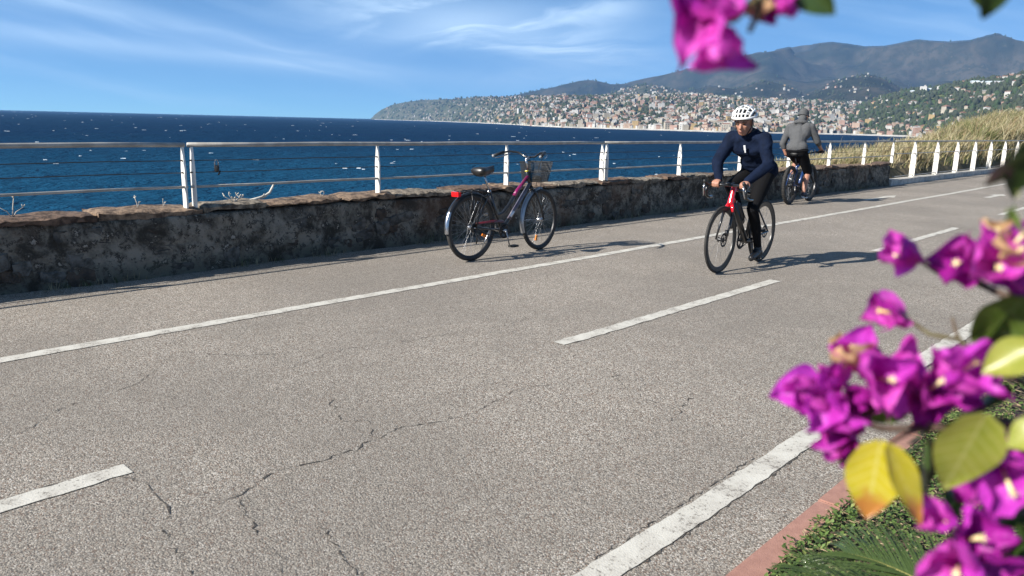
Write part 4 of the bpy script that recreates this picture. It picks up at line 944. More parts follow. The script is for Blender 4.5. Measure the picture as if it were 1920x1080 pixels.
# ---- the road racer
RB = dict(loc=(-3.79, 8.0, 0.0), rot=R(-90) + R(2.7))
def road_bike():
    e = empty('bicycle', RB['loc'], (0, 0, RB['rot'])); tag(e, 'black road bicycle with red head tube and drop bars under the rider in navy', 'bicycle')
    Rw, WB = .340, 1.0; bb = (.415, .272); red = pmat('racing_red', (0.60, 0.008, 0.018), 0.2, coat=.9, col2=(0.50, 0.006, 0.014))
    carb = pmat('carbon_rim', (.014, .014, .014), .35, col2=(.02, .02, .02)); spk = pmat('grey_spoke', (.3, .3, .3), .4, .8)
    wheel(e, (0, 0, Rw), Rw, .014, .045, carb, 24, spk, DRK, .055, disc=.032, sp_r=.0009); wheel(e, (WB, 0, Rw), Rw, .014, .040, carb, 20, spk, DRK, .05, disc=.032, sp_r=.0009)
    ht, hb = Vector((.795, 0, .86)), Vector((.848, 0, .70)); st_t = Vector((.255, 0, .80))
    part(e, 'frame', BLK, lambda m: (m.tube([(bb[0], 0, bb[1]), st_t], .018, 12), m.tube([hb.lerp(ht, .25) + Vector((-.035, 0, -.02)), (.60, 0, .48), (bb[0], 0, bb[1])], [.030, .030, .032], 14),
        m.tube([hb.lerp(ht, .8) + Vector((-.06, 0, .0)), st_t + Vector((0, 0, -.05))], [.021, .016], 12), [m.tube([(bb[0], s * .03, bb[1]), (.2, s * .05, Rw * .93), (0, s * .068, Rw)], [.015, .012, .009], 8) for s in (-1, 1)],
        [m.tube([st_t + Vector((.01, s * .014, -.13)), (0.02, s * .06, Rw + .03), (0, s * .068, Rw)], [.009, .009, .008], 8) for s in (-1, 1)], m.tube([(bb[0], -.04, bb[1]), (bb[0], .04, bb[1])], .026, 12)))
    part(e, 'head_tube', red, lambda m: (m.tube([hb + Vector((.006, 0, -.02)), hb, hb.lerp(ht, .5), ht, ht + (ht - hb).normalized() * .02], [.034, .033, .027, .026, .022], 16), m.tube([hb.lerp(ht, .8), hb.lerp(ht, .8) + Vector((-.075, 0, -.002))], [.024, .021], 12), m.tube([hb.lerp(ht, .3), hb.lerp(ht, .25) + Vector((-.055, 0, -.04))], [.030, .030], 12)))
    part(e, 'fork_crown', red, lambda m: [m.tube([hb + Vector((.0, s * .012, -.01)), hb + Vector((.018, s * .035, -.05)), hb + Vector((.034, s * .046, -.095))], [.024, .018, .014], 10) for s in (-1, 1)])
    part(e, 'fork', BLK, lambda m: [m.tube([hb + Vector((.034, s * .046, -.09)), (.925, s * .052, .5), (WB, s * .054, Rw)], [.0145, .012, .009], 10) for s in (-1, 1)])
    part(e, 'brake_caliper', DRK, lambda m: m.box((.972, .045, .41), (.04, .025, .06))); 
    sp = st_t + (st_t - Vector((bb[0], 0, bb[1]))).normalized() * .15
    part(e, 'seat_post', BLK, lambda m: m.tube([st_t, sp], .0145, 10)); saddle(e, sp.x + .03, sp.z + .03, .265, .07, PLS, 0.0, .028)
    hc = ht + (ht - hb).normalized() * .015 + Vector((.095, 0, .004))
    part(e, 'stem', BLK, lambda m: m.tube([ht + (ht - hb).normalized() * .03, hc], .0165, 10))
    part(e, 'handlebar', BLK, lambda m: [m.tube([hc, hc + Vector((0, s * .12, 0)), hc + Vector((.005, s * .185, .0)), hc + Vector((.035, s * .205, -.002)), hc + Vector((.085, s * .208, -.02)), hc + Vector((.10, s * .21, -.065)), hc + Vector((.075, s * .213, -.11)), hc + Vector((.02, s * .216, -.13)), hc + Vector((-.05, s * .218, -.132))], [.0155, .0155, .0155, .0155, .0155, .015, .015, .015, .015], 10) for s in (-1, 1)])
    for s in (-1, 1):
        part(e, 'brake_hood', PLS, lambda m: m.tube([hc + Vector((.06, s * .207, -.005)), hc + Vector((.10, s * .208, .006)), hc + Vector((.145, s * .208, .03)), hc + Vector((.155, s * .208, .05))], [.016, .019, .018, .012], 10))
        part(e, 'brake_lever', STL, lambda m: m.tube([hc + Vector((.145, s * .208, .015)), hc + Vector((.155, s * .212, -.035)), hc + Vector((.135, s * .216, -.085)), hc + Vector((.125, s * .22, -.115))], [.008, .008, .0075, .006], 8))
    part(e, 'bike_computer', DRK, lambda m: m.box(hc + Vector((.06, 0, .02)), (.07, .045, .014)))
    crankset(e, bb, .172, R(82), .095, DRK, BLK, -.05, ped=(.08, .05, .018))
    part(e, 'chain', DRK, lambda m: chain_loop(m, bb, .094, (0, Rw), .035, -.05)); part(e, 'cassette', DRK, lambda m: [m.disc((0, -.03 - .0045 * k, Rw), (0, 1, 0), .01, .056 - .005 * k, .003, 26) for k in range(6)])
    part(e, 'derailleur', DRK, lambda m: (m.tube([(-.005, -.055, Rw - .035), (.03, -.055, Rw - .09), (.045, -.055, Rw - .16)], .011, 6), m.disc((.045, -.05, Rw - .165), (0, 1, 0), 0, .024, .006, 14)))
    bt = part(e, 'water_bottle', pmat('dark_bottle', (.03, .03, .032), .4), lambda m: m.tube([Vector((.545, 0, .515)), Vector((.565, 0, .54)), Vector((.665, 0, .655)), Vector((.68, 0, .672)), Vector((.695, 0, .69)), Vector((.71, 0, .705))], [.03, .036, .036, .03, .016, .014], 14))
    part(bt, 'bottle_cage', DRK, lambda m: [m.tube([Vector((.50, s * .03, .50)), Vector((.58, s * .039, .56)), Vector((.63, s * .03, .64))], .0035, 6) for s in (-1, 1)])
road_bike()

# ---- the mountain bike by the wall
MT = dict(loc=(-6.42, 14.60, 0.0), rot=R(90) + R(4))
def mtb():
    e = empty('bicycle', MT['loc'], (R(-2.0), 0, MT['rot'])); tag(e, 'blue mountain bicycle with fat tyres under the rider in grey by the wall', 'bicycle')
    Rw, WB = .372, 1.12; bb = (.44, .31); blu = pmat('blue_frame', (0.010, 0.04, 0.15), 0.35, coat=.4, col2=(0.008, 0.03, 0.11)); sp_ = pmat('dull_spoke', (.35, .35, .36), .4, .8)
    wheel(e, (0, 0, Rw), Rw, .034, .014, DRK, 32, sp_, DRK, .06, knob=52, disc=.036); wheel(e, (WB, 0, Rw), Rw, .034, .014, DRK, 32, sp_, DRK, .055, knob=52, disc=.036)
    ht, hb = Vector((.80, 0, .88)), Vector((.845, 0, .755)); st_t = Vector((.275, 0, .74))
    part(e, 'frame', blu, lambda m: (m.tube([(bb[0], 0, bb[1]), st_t], .018, 12), m.tube([hb.lerp(ht, .15), (bb[0], 0, bb[1])], .028, 14), m.tube([hb.lerp(ht, .8), st_t + Vector((.01, 0, -.05))], .02, 12), m.tube([hb, ht], .024, 12),
        [m.tube([(bb[0], s * .035, bb[1]), (.2, s * .065, Rw * .95), (0, s * .075, Rw)], [.014, .013, .01], 8) for s in (-1, 1)], [m.tube([st_t + Vector((0, s * .02, -.06)), (.1, s * .065, .56), (0, s * .075, Rw)], [.011, .011, .009], 8) for s in (-1, 1)]))
    part(e, 'suspension_fork', DRK, lambda m: (m.tube([hb, hb + Vector((.012, 0, -.03))], .024, 10), [m.tube([hb + Vector((.02, s * .03, -.02)), hb + Vector((.025, s * .068, -.03)), hb + Vector((.09, s * .07, -.2)), (.985, s * .07, .50), (WB, s * .07, Rw)], [.018, .018, .016, .024, .018], 10) for s in (-1, 1)]))
    sp = st_t + (st_t - Vector((bb[0], 0, bb[1]))).normalized() * .20
    part(e, 'seat_post', DRK, lambda m: m.tube([st_t, sp], .0145, 10)); saddle(e, sp.x + .02, sp.z + .035, .27, .075, PLS, 0, .032)
    hc = ht + (ht - hb).normalized() * .06 + Vector((.06, 0, .03))
    part(e, 'stem', DRK, lambda m: m.tube([ht, ht + (ht - hb).normalized() * .05, hc], .017, 10)); part(e, 'handlebar', DRK, lambda m: [m.tube([hc, hc + Vector((0, s * .06, .005)), hc + Vector((-.02, s * .16, .03)), hc + Vector((-.05, s * .34, .035))], .0125, 10) for s in (-1, 1)])
    for s in (-1, 1):
        part(e, 'grip', PLS, lambda m: m.tube([hc + Vector((-.028, s * .22, .032)), hc + Vector((-.052, s * .355, .036))], .0175, 10)); part(e, 'brake_lever', DRK, lambda m: m.tube([hc + Vector((-.01, s * .18, .02)), hc + Vector((.03, s * .22, .01)), hc + Vector((.02, s * .32, .005))], .007, 6))
    crankset(e, bb, .172, R(-88), .075, DRK, DRK, -.05, ped=(.10, .09, .02))
    part(e, 'chain', DRK, lambda m: chain_loop(m, bb, .074, (0, Rw), .04, -.05)); part(e, 'cassette', DRK, lambda m: [m.disc((0, -.03 - .0045 * k, Rw), (0, 1, 0), .01, .07 - .006 * k, .003, 26) for k in range(6)])
    part(e, 'derailleur', DRK, lambda m: m.tube([(-.005, -.06, Rw - .035), (.03, -.06, Rw - .1), (.045, -.06, Rw - .19)], .012, 6))
mtb()
# ------------------------------------------------------------------ people: overlapping tapered limbs fused into one skin
def fuse(name, prims, voxel, mat, parent, smooth_it=6, disp=None, seed=0, matfn=None, mats=None):
    mb = MB()
    for p in prims:
        if p[0] == 'c': mb.cap(p[1], p[2], p[3], p[4], squash=p[5] if len(p) > 5 else 1.0)
        else: mb.ell(p[1], p[2], rot=p[3] if len(p) > 3 else None)
    o = mb.build(name + '_raw', mat, None)
    md = o.modifiers.new('r', 'REMESH'); md.mode = 'VOXEL'; md.voxel_size = voxel; md.use_smooth_shade = True
    if smooth_it: s = o.modifiers.new('s', 'SMOOTH'); s.factor = .5; s.iterations = smooth_it
    dg = bpy.context.evaluated_depsgraph_get(); me = bpy.data.meshes.new_from_object(o.evaluated_get(dg)); me.name = name
    raw = o.data; bpy.data.objects.remove(o); bpy.data.meshes.remove(raw)
    n = len(me.vertices); co = np.zeros(n * 3); me.vertices.foreach_get('co', co); co = co.reshape(-1, 3)
    if disp:                                  # cloth folds
        nr = np.zeros(n * 3); me.vertices.foreach_get('normal', nr); nr = nr.reshape(-1, 3); amp, sc_ = disp
        q = fbm(co[:, 0] * sc_ + co[:, 2] * sc_ * .5, co[:, 1] * sc_ - co[:, 2] * sc_ * .8, 3, seed) + .6 * (1 - 2 * np.abs(clump_noise(co[:, 2] * sc_ * 1.6 + co[:, 0] * sc_, co[:, 1] * sc_ * .7, seed + 3)))
        co = co + nr * (q * amp)[:, None]; me.vertices.foreach_set('co', co.reshape(-1))
    me.materials.clear()
    for m in (mats or [mat]): me.materials.append(m)
    if matfn is not None:
        k = len(me.polygons); cen = np.zeros(k * 3); me.polygons.foreach_get('center', cen); me.polygons.foreach_set('material_index', matfn(cen.reshape(-1, 3)).astype(np.int32))
    me.polygons.foreach_set('use_smooth', np.ones(len(me.polygons), bool)); me.update()
    return link(name, me, parent)
def V(*a): return Vector(a)
SKIN = pmat('skin', (0.40, 0.205, 0.14), 0.5, col2=(0.33, 0.155, 0.10), scale=30, sss=.15)
HAIR = pmat('dark_hair', (0.03, 0.022, 0.018), 0.6)
def head_prims(c, fwd, up, s=1.0):
    """face looks along fwd"""
    fwd = fwd.normalized(); lf = up.cross(fwd).normalized(); up = fwd.cross(lf).normalized()
    M = Matrix((fwd, lf, up)).transposed(); q = lambda x, y, z: c + M @ V(x * s, y * s, z * s); r = lambda *a: tuple(k * s for k in a)
    return [('e', q(-.012, 0, .035), r(.098, .077, .092), M), ('e', q(.02, 0, -.03), r(.072, .062, .085), M), ('e', q(.04, 0, -.088), r(.040, .042, .030), M), ('e', q(-.02, .05, -.055), r(.05, .018, .03), M), ('e', q(-.02, -.05, -.055), r(.05, .018, .03), M),
            ('c', q(.085, 0, .012), q(.112, 0, -.03), .010 * s, .015 * s), ('e', q(.094, 0, -.034), r(.016, .019, .011), M),
            ('c', q(.078, .035, .026), q(.078, -.035, .026), .016 * s, .016 * s), ('e', q(.084, 0, -.062), r(.014, .026, .007), M), ('e', q(.081, 0, -.076), r(.013, .022, .008), M),
            ('e', q(.062, .036, -.02), r(.02, .022, .02), M), ('e', q(.062, -.036, -.02), r(.02, .022, .02), M),
            ('e', q(-.012, .08, -.005), r(.024, .010, .033), M), ('e', q(-.012, -.08, -.005), r(.024, .010, .033), M)], M, q
def fist(c, grip, out, s=1.0):
    """a hand closed round a bar: c centre of the bar, grip along the bar, out = from wrist to knuckles"""
    grip = grip.normalized(); out = (out - grip * out.dot(grip)).normalized(); up = grip.cross(out)
    if up.z < 0: up = -up
    pr = [('e', c - out * .018 * s + up * .026 * s, (.040 * s, .042 * s, .018 * s), Matrix((out, grip, up)).transposed())]
    for k, (o, ln) in enumerate(((-.031, .92), (-.0105, 1.0), (.0105, 1.0), (.031, .86))):
        b = c + grip * o * s; pts = [b + out * .006 * s + up * .031 * s, b + out * .028 * ln * s + up * .020 * s, b + out * .031 * ln * s - up * .010 * s, b + out * .008 * s - up * .026 * s]
        for p0, p1 in zip(pts, pts[1:]): pr.append(('c', p0, p1, .0095 * s, .0085 * s))
    th = [c - out * .03 * s + grip * -.038 * s + up * .016 * s, c - out * .012 * s - grip * .046 * s - up * .008 * s, c + out * .012 * s - grip * .036 * s - up * .022 * s]
    for p0, p1 in zip(th, th[1:]): pr.append(('c', p0, p1, .011 * s, .009 * s))
    return pr, c - out * .062 * s + up * .026 * s     # prims, wrist

# ---- the road rider
def road_rider():
    e = empty('person', RB['loc'], (0, 0, RB['rot'])); tag(e, 'person in navy jacket, black tights and white helmet riding the road bicycle towards us', 'person')
    navy = pmat('navy_jersey', (0.006, 0.012, 0.032), 0.85, spec=.12, col2=(0.004, 0.008, 0.021), scale=14, bump=.0015, bscale=60); blk = pmat('black_lycra', (0.006, 0.006, 0.007), 0.85, spec=.12, col2=(0.006, 0.006, 0.007), scale=10); shoe = pmat('black_shoe', (.012, .012, .013), .35, col2=(.02, .02, .02))
    hip = V(.235, 0, 1.005); ch = V(.50, 0, 1.285); nk = V(.590, 0, 1.405); hd = V(.680, -.005, 1.495)
    sh = {1: V(.562, .172, 1.345), -1: V(.562, -.172, 1.345)}
    hx = {s: V(.889, s * .150, .880) for s in (-1, 1)}
    body = []; wr = {}
    hp, M, q = head_prims(hd, V(.96, .10, -.24), V(.2, 0, 1), 1.04); body += hp; body.append(('c', nk, hd + V(-.02, 0, -.04), .062, .060))
    for s in (-1, 1):
        f, w_ = fist(hx[s], V(.06 * s, 1, 0) * s * -1, V(.80, -.12 * s, -.25)); body += f; wr[s] = w_
    el = {1: V(.62, .265, 1.085), -1: V(.665, -.262, 1.10)}
    torso = [('c', hip + V(0, .06, 0), hip + V(0, -.06, 0), .125, .125), ('c', hip, ch, .118, .135), ('c', ch + V(0, .07, .0), nk + V(-.05, .06, -.07), .135, .10), ('c', ch + V(0, -.07, .0), nk + V(-.05, -.06, -.07), .135, .10), ('c', sh[1], sh[-1], .07, .07), ('c', nk + V(-.03, 0, -.06), nk + V(.005, 0, .005), .085, .064), ('e', V(.37, 0, 1.12), (.12, .14, .12))]
    arms = []
    for s in (-1, 1): arms += [('c', sh[s], el[s], .070, .058), ('c', el[s], el[s].lerp(wr[s], .45), .058, .053), ('c', el[s].lerp(wr[s], .45), wr[s], .053, .037)]
    kn = {1: V(.545, .105, .625), -1: V(.635, -.115, .845)}; an = {1: V(.345, .115, .205), -1: V(.345, -.115, .52)}
    legs = []
    for s in (-1, 1):
        hj = hip + V(.01, s * .085, -.035); c2 = kn[s].lerp(an[s], .38) + V(-.022, 0, 0)
        legs += [('c', hj, hj.lerp(kn[s], .55), .098, .080), ('c', hj.lerp(kn[s], .5), kn[s], .080, .060), ('c', kn[s], c2, .058, .056), ('c', c2, an[s], .055, .038)]
    shrink = lambda L_, k: [(p[0], p[1], p[2], p[3] * k, p[4] * k) if p[0] == 'c' else (p[0], p[1], tuple(x * k for x in p[2]), *p[3:]) for p in L_]
    feet = []
    for s in (-1, 1): feet += [('c', an[s], an[s] + V(.02, 0, -.06), .034, .034), ('c', an[s] + V(.0, 0, -.065), an[s] + V(.15, s * .0, -.09), .032, .028)]
    bd = fuse('body', body + shrink(torso + arms + legs, .76) + feet, .0075, SKIN, e, 3)
    fuse('jacket', torso + arms + [('c', hip + V(-.02, .07, .01), hip + V(-.02, -.07, .01), .128, .128)], .010, navy, e, 5, (.008, 10), 3)
    fuse('tights', legs + [('c', hip + V(.0, .06, -.02), hip + V(0, -.06, -.02), .122, .122)], .010, blk, e, 5, (.002, 10), 5)
    for s in (-1, 1):
        a = an[s]; fuse('shoe', [('c', a + V(-.045, 0, -.055), a + V(.03, 0, -.05), .040, .045), ('c', a + V(.02, 0, -.062), a + V(.165, s * .01, -.092), .044, .033), ('c', a + V(-.055, 0, -.08), a + V(.17, s * .01, -.105), .026, .024), ('c', a + V(.0, 0, .0), a + V(-.01, 0, -.05), .043, .043)], .007, shoe, e, 4)
    # collar, zip tag
    part(e, 'collar', pmat('collar_black', (.01, .011, .014), .7), lambda m: m.tube([nk + V(.0, .0, .0) + V(.062 * math.cos(t) - .012, .064 * math.sin(t), .012 - .018 * math.cos(t)) for t in np.linspace(0, 2 * math.pi, 20, endpoint=False)], .016, 8, closed=True))
    part(e, 'chest_logo', pmat('white_print', (.78, .78, .78), .6), lambda m: (m.box(V(.652, .012, 1.245), (.006, .02, .052), Matrix.Rotation(R(24), 3, 'Y')), m.box(V(.636, .014, 1.208), (.006, .013, .022), Matrix.Rotation(R(24), 3, 'Y'))), smooth=False)
    # eyes, brows, mouth
    dk = pmat('eye_dark', (.02, .015, .012), .3)
    for s in (-1, 1):
        part(bd, 'eye', dk, lambda m: m.ell(q(.083, s * .033, .002), (.008, .014, .007), 10, 6, M)); part(bd, 'eyebrow', HAIR, lambda m: m.tube([q(.092, s * .014, .022), q(.094, s * .034, .027), q(.082, s * .054, .022)], [.004, .005, .003], 6))
    part(bd, 'mouth', pmat('lips', (.20, .07, .06), .5), lambda m: m.tube([q(.088, -.024, -.070), q(.098, 0, -.068), q(.088, .024, -.070)], [.002, .0045, .002], 6))
    part(bd, 'hair', HAIR, lambda m: (m.ell(q(-.028, 0, .03), (.096, .082, .082), 18, 10, M)))
    # helmet: shell ribs over a dark liner, open vents between
    wht = pmat('helmet_white', (.80, .80, .78), .3, coat=.5, col2=(.74, .74, .72)); blkh = pmat('helmet_black', (.012, .012, .013), .45)
    he = part(e, 'helmet', blkh, lambda m: m.ell(q(-.01, 0, .072), (.122, .094, .074), 24, 14, M))
    rx, ry, rz = .133, .104, .090
    def on(a, b, k=1.0):           # a along front-back angle, b sideways angle
        return q(-.012 + rx * k * math.sin(a) * math.cos(b), ry * k * math.sin(b), .066 + rz * k * math.cos(a) * math.cos(b))
    for b in (-62, -34, -11, 11, 34, 62):
        part(he, 'helmet_rib', wht, lambda m: m.tube([on(R(a), R(b * (1 - .28 * abs(a / 100) ** 2)), 1.0) for a in range(-100, 86, 8)], [.0095 if abs(b) < 60 else .012] * 24, 8, squash=.75))
    for a, bs in ((-72, (-62, -34, -11, 11, 34, 62)), (-20, (-62, -34, -11, 11)), (28, (-34, -11, 11, 34)), (62, (-62, -34, -11, 11, 34, 62)), (-45, (11, 34, 62)), (5, (11, 34, 62)), (45, (34, 62))):
        part(he, 'helmet_bridge', wht, lambda m: m.tube([on(R(a), R(b)) for b in np.linspace(bs[0], bs[-1], 9)], .0075, 8))
    part(he, 'helmet_rim', wht, lambda m: m.tube([q(-.012 + (rx + .008) * math.cos(t), (ry + .002) * math.sin(t), .064 + .006 * math.cos(2 * t) - .004 * math.cos(t)) for t in np.linspace(0, 2 * math.pi, 36, endpoint=False)], .013, 10, closed=True, squash=1.0))
    part(he, 'chin_strap', blkh, lambda m: [m.tube([q(.01, s * .088, .05), q(.012, s * .078, -.04), q(.035, s * .04, -.105), q(.04, 0, -.118)], .005, 6) for s in (-1, 1)])
road_rider()

# ---- the rider seen from behind
def grey_rider():
    e = empty('person', MT['loc'], (R(-2.0), 0, MT['rot'])); tag(e, 'person in grey sweatshirt and black shorts seen from behind, riding the blue mountain bicycle', 'person')
    gm, t, b, L = node_mat('grey_melange'); tc = N(t, 'ShaderNodeTexCoord'); n1 = tnoise(t, tc.outputs['Object'], 220, 3, .8, 0, (1, 1, .35)); n2 = tnoise(t, tc.outputs['Object'], 6, 4)
    c = tmix(t, tramp(t, n1, .36, .66, smooth=False), (.024, .025, .027), (.135, .138, .142)); c = tmix(t, tramp(t, n2, .4, .7, 0, .25), c, (.09, .092, .096)); L(c, b.inputs['Base Color']); b.inputs['Roughness'].default_value = .9
    blk = pmat('black_shorts', (.007, .007, .008), .85, spec=.12); shoe = pmat('navy_shoe', (.02, .024, .04), .6); sole = pmat('pale_sole', (.6, .6, .6), .6)
    hip = V(.235, -.01, 1.03); ch = V(.335, .0, 1.36); nk = V(.40, -.005, 1.555); hd = V(.465, -.02, 1.685)
    sh = {s: V(.375, s * .205, 1.475) for s in (-1, 1)}; el = {1: V(.36, .325, 1.16), -1: V(.50, -.30, 1.20)}
    hcx = V(.86, 0, 1.0)
    f, w_ = fist(V(.815, -.285, 1.01), V(.07, -1, 0), V(.85, .1, -.3)); wl = V(.42, .27, .955)
    body = []; hp, M, q = head_prims(hd, V(1, -.25, -.25), V(.15, 0, 1), 1.05); body += hp; body.append(('c', nk, hd + V(-.02, 0, -.04), .066, .062)); body += f
    body += [('c', el[-1], w_, .048, .032), ('c', el[1], wl, .050, .034)]
    # left hand resting on the thigh, fingers forward
    pal = wl + V(.055, -.01, -.035); body.append(('e', pal, (.05, .042, .02)))
    for k, o in enumerate((-.032, -.011, .011, .031)):
        ln = (.8, 1, .95, .8)[k]; p0 = pal + V(.035, o, .0); p1 = p0 + V(.038 * ln, 0, -.008); p2 = p1 + V(.03 * ln, 0, -.024); body += [('c', p0, p1, .0095, .009), ('c', p1, p2, .009, .008)]
    body += [('c', pal + V(-.01, -.04, 0), pal + V(.02, -.065, -.015), .011, .010), ('c', pal + V(.02, -.065, -.015), pal + V(.045, -.07, -.03), .010, .008)]
    torso = [('c', hip + V(0, .07, .06), hip + V(0, -.07, .06), .135, .135), ('c', hip + V(0, 0, .06), ch, .150, .165), ('c', ch + V(0, .085, 0), sh[1] + V(-.03, -.07, -.01), .14, .10), ('c', ch + V(0, -.085, 0), sh[-1] + V(-.03, .07, -.01), .14, .10), ('c', sh[1], sh[-1], .076, .076), ('c', nk + V(-.02, 0, -.06), nk + V(.02, 0, .0), .092, .075)]
    sleeves = []
    for s in (-1, 1):
        tgt = wl if s > 0 else w_; sleeves += [('c', sh[s], el[s], .078, .064), ('c', el[s], el[s].lerp(tgt, .34), .063, .054)]
    kn = {-1: V(.60, -.125, .60), 1: V(.68, .13, .82)}; an = {-1: V(.40, -.135, .235), 1: V(.42, .13, .58)}
    legs = []; shorts = []
    for s in (-1, 1):
        hj = hip + V(.01, s * .09, -.04); c2 = kn[s].lerp(an[s], .36) + V(-.025, 0, 0)
        legs += [('c', hj, kn[s], .085, .058), ('c', kn[s], c2, .057, .059), ('c', c2, an[s], .058, .038), ('c', an[s], an[s] + V(.02, 0, -.06), .036, .036), ('c', an[s] + V(0, 0, -.065), an[s] + V(.16, 0, -.085), .033, .028)]
        shorts += [('c', hj, hj.lerp(kn[s], .95), .110, .088)]
    shrink = lambda L_, k: [(p[0], p[1], p[2], p[3] * k, p[4] * k) if p[0] == 'c' else p for p in L_]
    fuse('body', body + shrink(torso + sleeves, .76) + legs, .008, SKIN, e, 3)
    fuse('sweatshirt', torso + sleeves, .011, gm, e, 5, (.006, 8), 13)
    fuse('shorts', shorts + [('c', hip + V(0, .07, -.01), hip + V(0, -.07, -.01), .135, .135)], .011, blk, e, 5, (.004, 9), 15)
    part(e, 'waist_hem', blk, lambda m: m.tube([hip + V(.15 * math.cos(t), .205 * math.sin(t), .0 + .01 * math.cos(t)) for t in np.linspace(0, 2 * math.pi, 24, endpoint=False)], .02, 8, closed=True))
    part(e, 'hood', gm, lambda m: m.tube([nk + V(.09 * math.cos(t) - .03, .105 * math.sin(t), .0 - .028 * math.cos(t)) for t in np.linspace(0, 2 * math.pi, 24, endpoint=False)], [.040] * 24, 10, closed=True) or m.cap(nk + V(-.05, 0, -.01), hd + V(-.05, 0, -.02), .085, .075))
    part(e, 'beanie', gm, lambda m: (m.ell(q(-.016, 0, .045), (.109, .090, .105), 22, 14, M), m.tube([q(-.014 + .105 * math.cos(t), .088 * math.sin(t), .012) for t in np.linspace(0, 2 * math.pi, 28, endpoint=False)], .012, 8, closed=True)))
    for s in (-1, 1):
        a = an[s]; so_ = fuse('shoe', [('c', a + V(-.05, 0, -.055), a + V(.03, 0, -.045), .042, .046), ('c', a + V(.02, 0, -.06), a + V(.17, 0, -.085), .046, .036)], .007, shoe, e, 4)
        part(so_, 'sole', sole, lambda m: m.tube([a + V(-.075, 0, -.100), a + V(-.03, 0, -.104), a + V(.05, 0, -.106), a + V(.13, 0, -.114), a + V(.195, 0, -.112)], [.03, .040, .042, .044, .03], 10, squash=.4))
grey_rider()
# ------------------------------------------------------------------ dry grass and reeds on the bank
def reeds():
    rnd = random.Random(31); mb = MB()
    mats = [pmat('straw', (0.42, 0.35, 0.19), 0.8, col2=(0.29, 0.235, 0.12), scale=2, trans=.25), pmat('pale_straw', (0.54, 0.48, 0.31), 0.8, col2=(0.38, 0.33, 0.20), scale=2, trans=.25), pmat('reed_green', (0.15, 0.17, 0.05), 0.8, col2=(0.09, 0.11, 0.035), scale=2, trans=.25), pmat('brown_stalk', (0.22, 0.14, 0.07), 0.85, col2=(0.13, 0.085, 0.045), scale=2)]
    def blade(x, y, z, h, wd, lean, az, mi, droop):
        n = 5; dx, dy = math.cos(az), math.sin(az); sx, sy = -dy, dx; vs = []
        fa = rnd.uniform(0, math.pi); sx, sy = math.cos(fa), math.sin(fa)
        for i in range(n):
            t = i / (n - 1); off = lean * h * (t ** 1.8); zz = z + h * (t - droop * t * t * t); ww = wd * (1 - t ** 2 * .92)
            px, py = x + dx * off, y + dy * off
            vs += [(px - sx * ww, py - sy * ww, zz), (px + sx * ww, py + sy * ww, zz)]
        mb.cur = mi; mb.add(vs, [(2 * i, 2 * i + 1, 2 * i + 3, 2 * i + 2) for i in range(n - 1)])
    cnt = 0
    tuss = []
    for k in range(2100):
        y = 14.2 + 50 * rnd.random() ** 1.25; edge = float(np.interp(y, [12, 15, 22, 30, 45, 120], [-7.8, -8.5, -9.2, -9.8, -11.2, -20])); x = rnd.uniform(edge, -7.55)
        if float(clump_noise(x * .9, y * .6, 71)) < -.35 and rnd.random() < .7: continue
        tuss.append((x, y, rnd.random()))
    for (x, y, q) in tuss:
        z = float(bank_z(np.array(x), np.array(y))) - .05; gr = clump_noise(x * .5, y * .25, 73)
        hm = float(np.interp(y, [14, 16, 22, 30, 45, 64], [.3, .40, .46, .55, .75, .95])) * (0.6 + 0.7 * q) * (1.15 if gr > 0 else .9)
        green = (gr > .35 and rnd.random() < .6) or rnd.random() < .08; base_az = rnd.gauss(R(60), .9)
        for b in range(rnd.randint(22, 40)):
            mi = (2 if rnd.random() < .75 else 0) if green else rnd.choices([0, 1, 2, 3], [5, 4, 2.2, 1.4])[0]
            blade(x + rnd.gauss(0, .14), y + rnd.gauss(0, .16), z, hm * rnd.uniform(.5, 1.15), rnd.uniform(.004, .011) * (1 + y / 60), rnd.uniform(.15, .8), base_az + rnd.gauss(0, .8), mi, rnd.uniform(.05, .4))
    tag(mb.build('dry_grass', mats, None, smooth=False), 'tall straw coloured dry grass covering the bank behind the railing', 'grass', kind='stuff')
reeds()

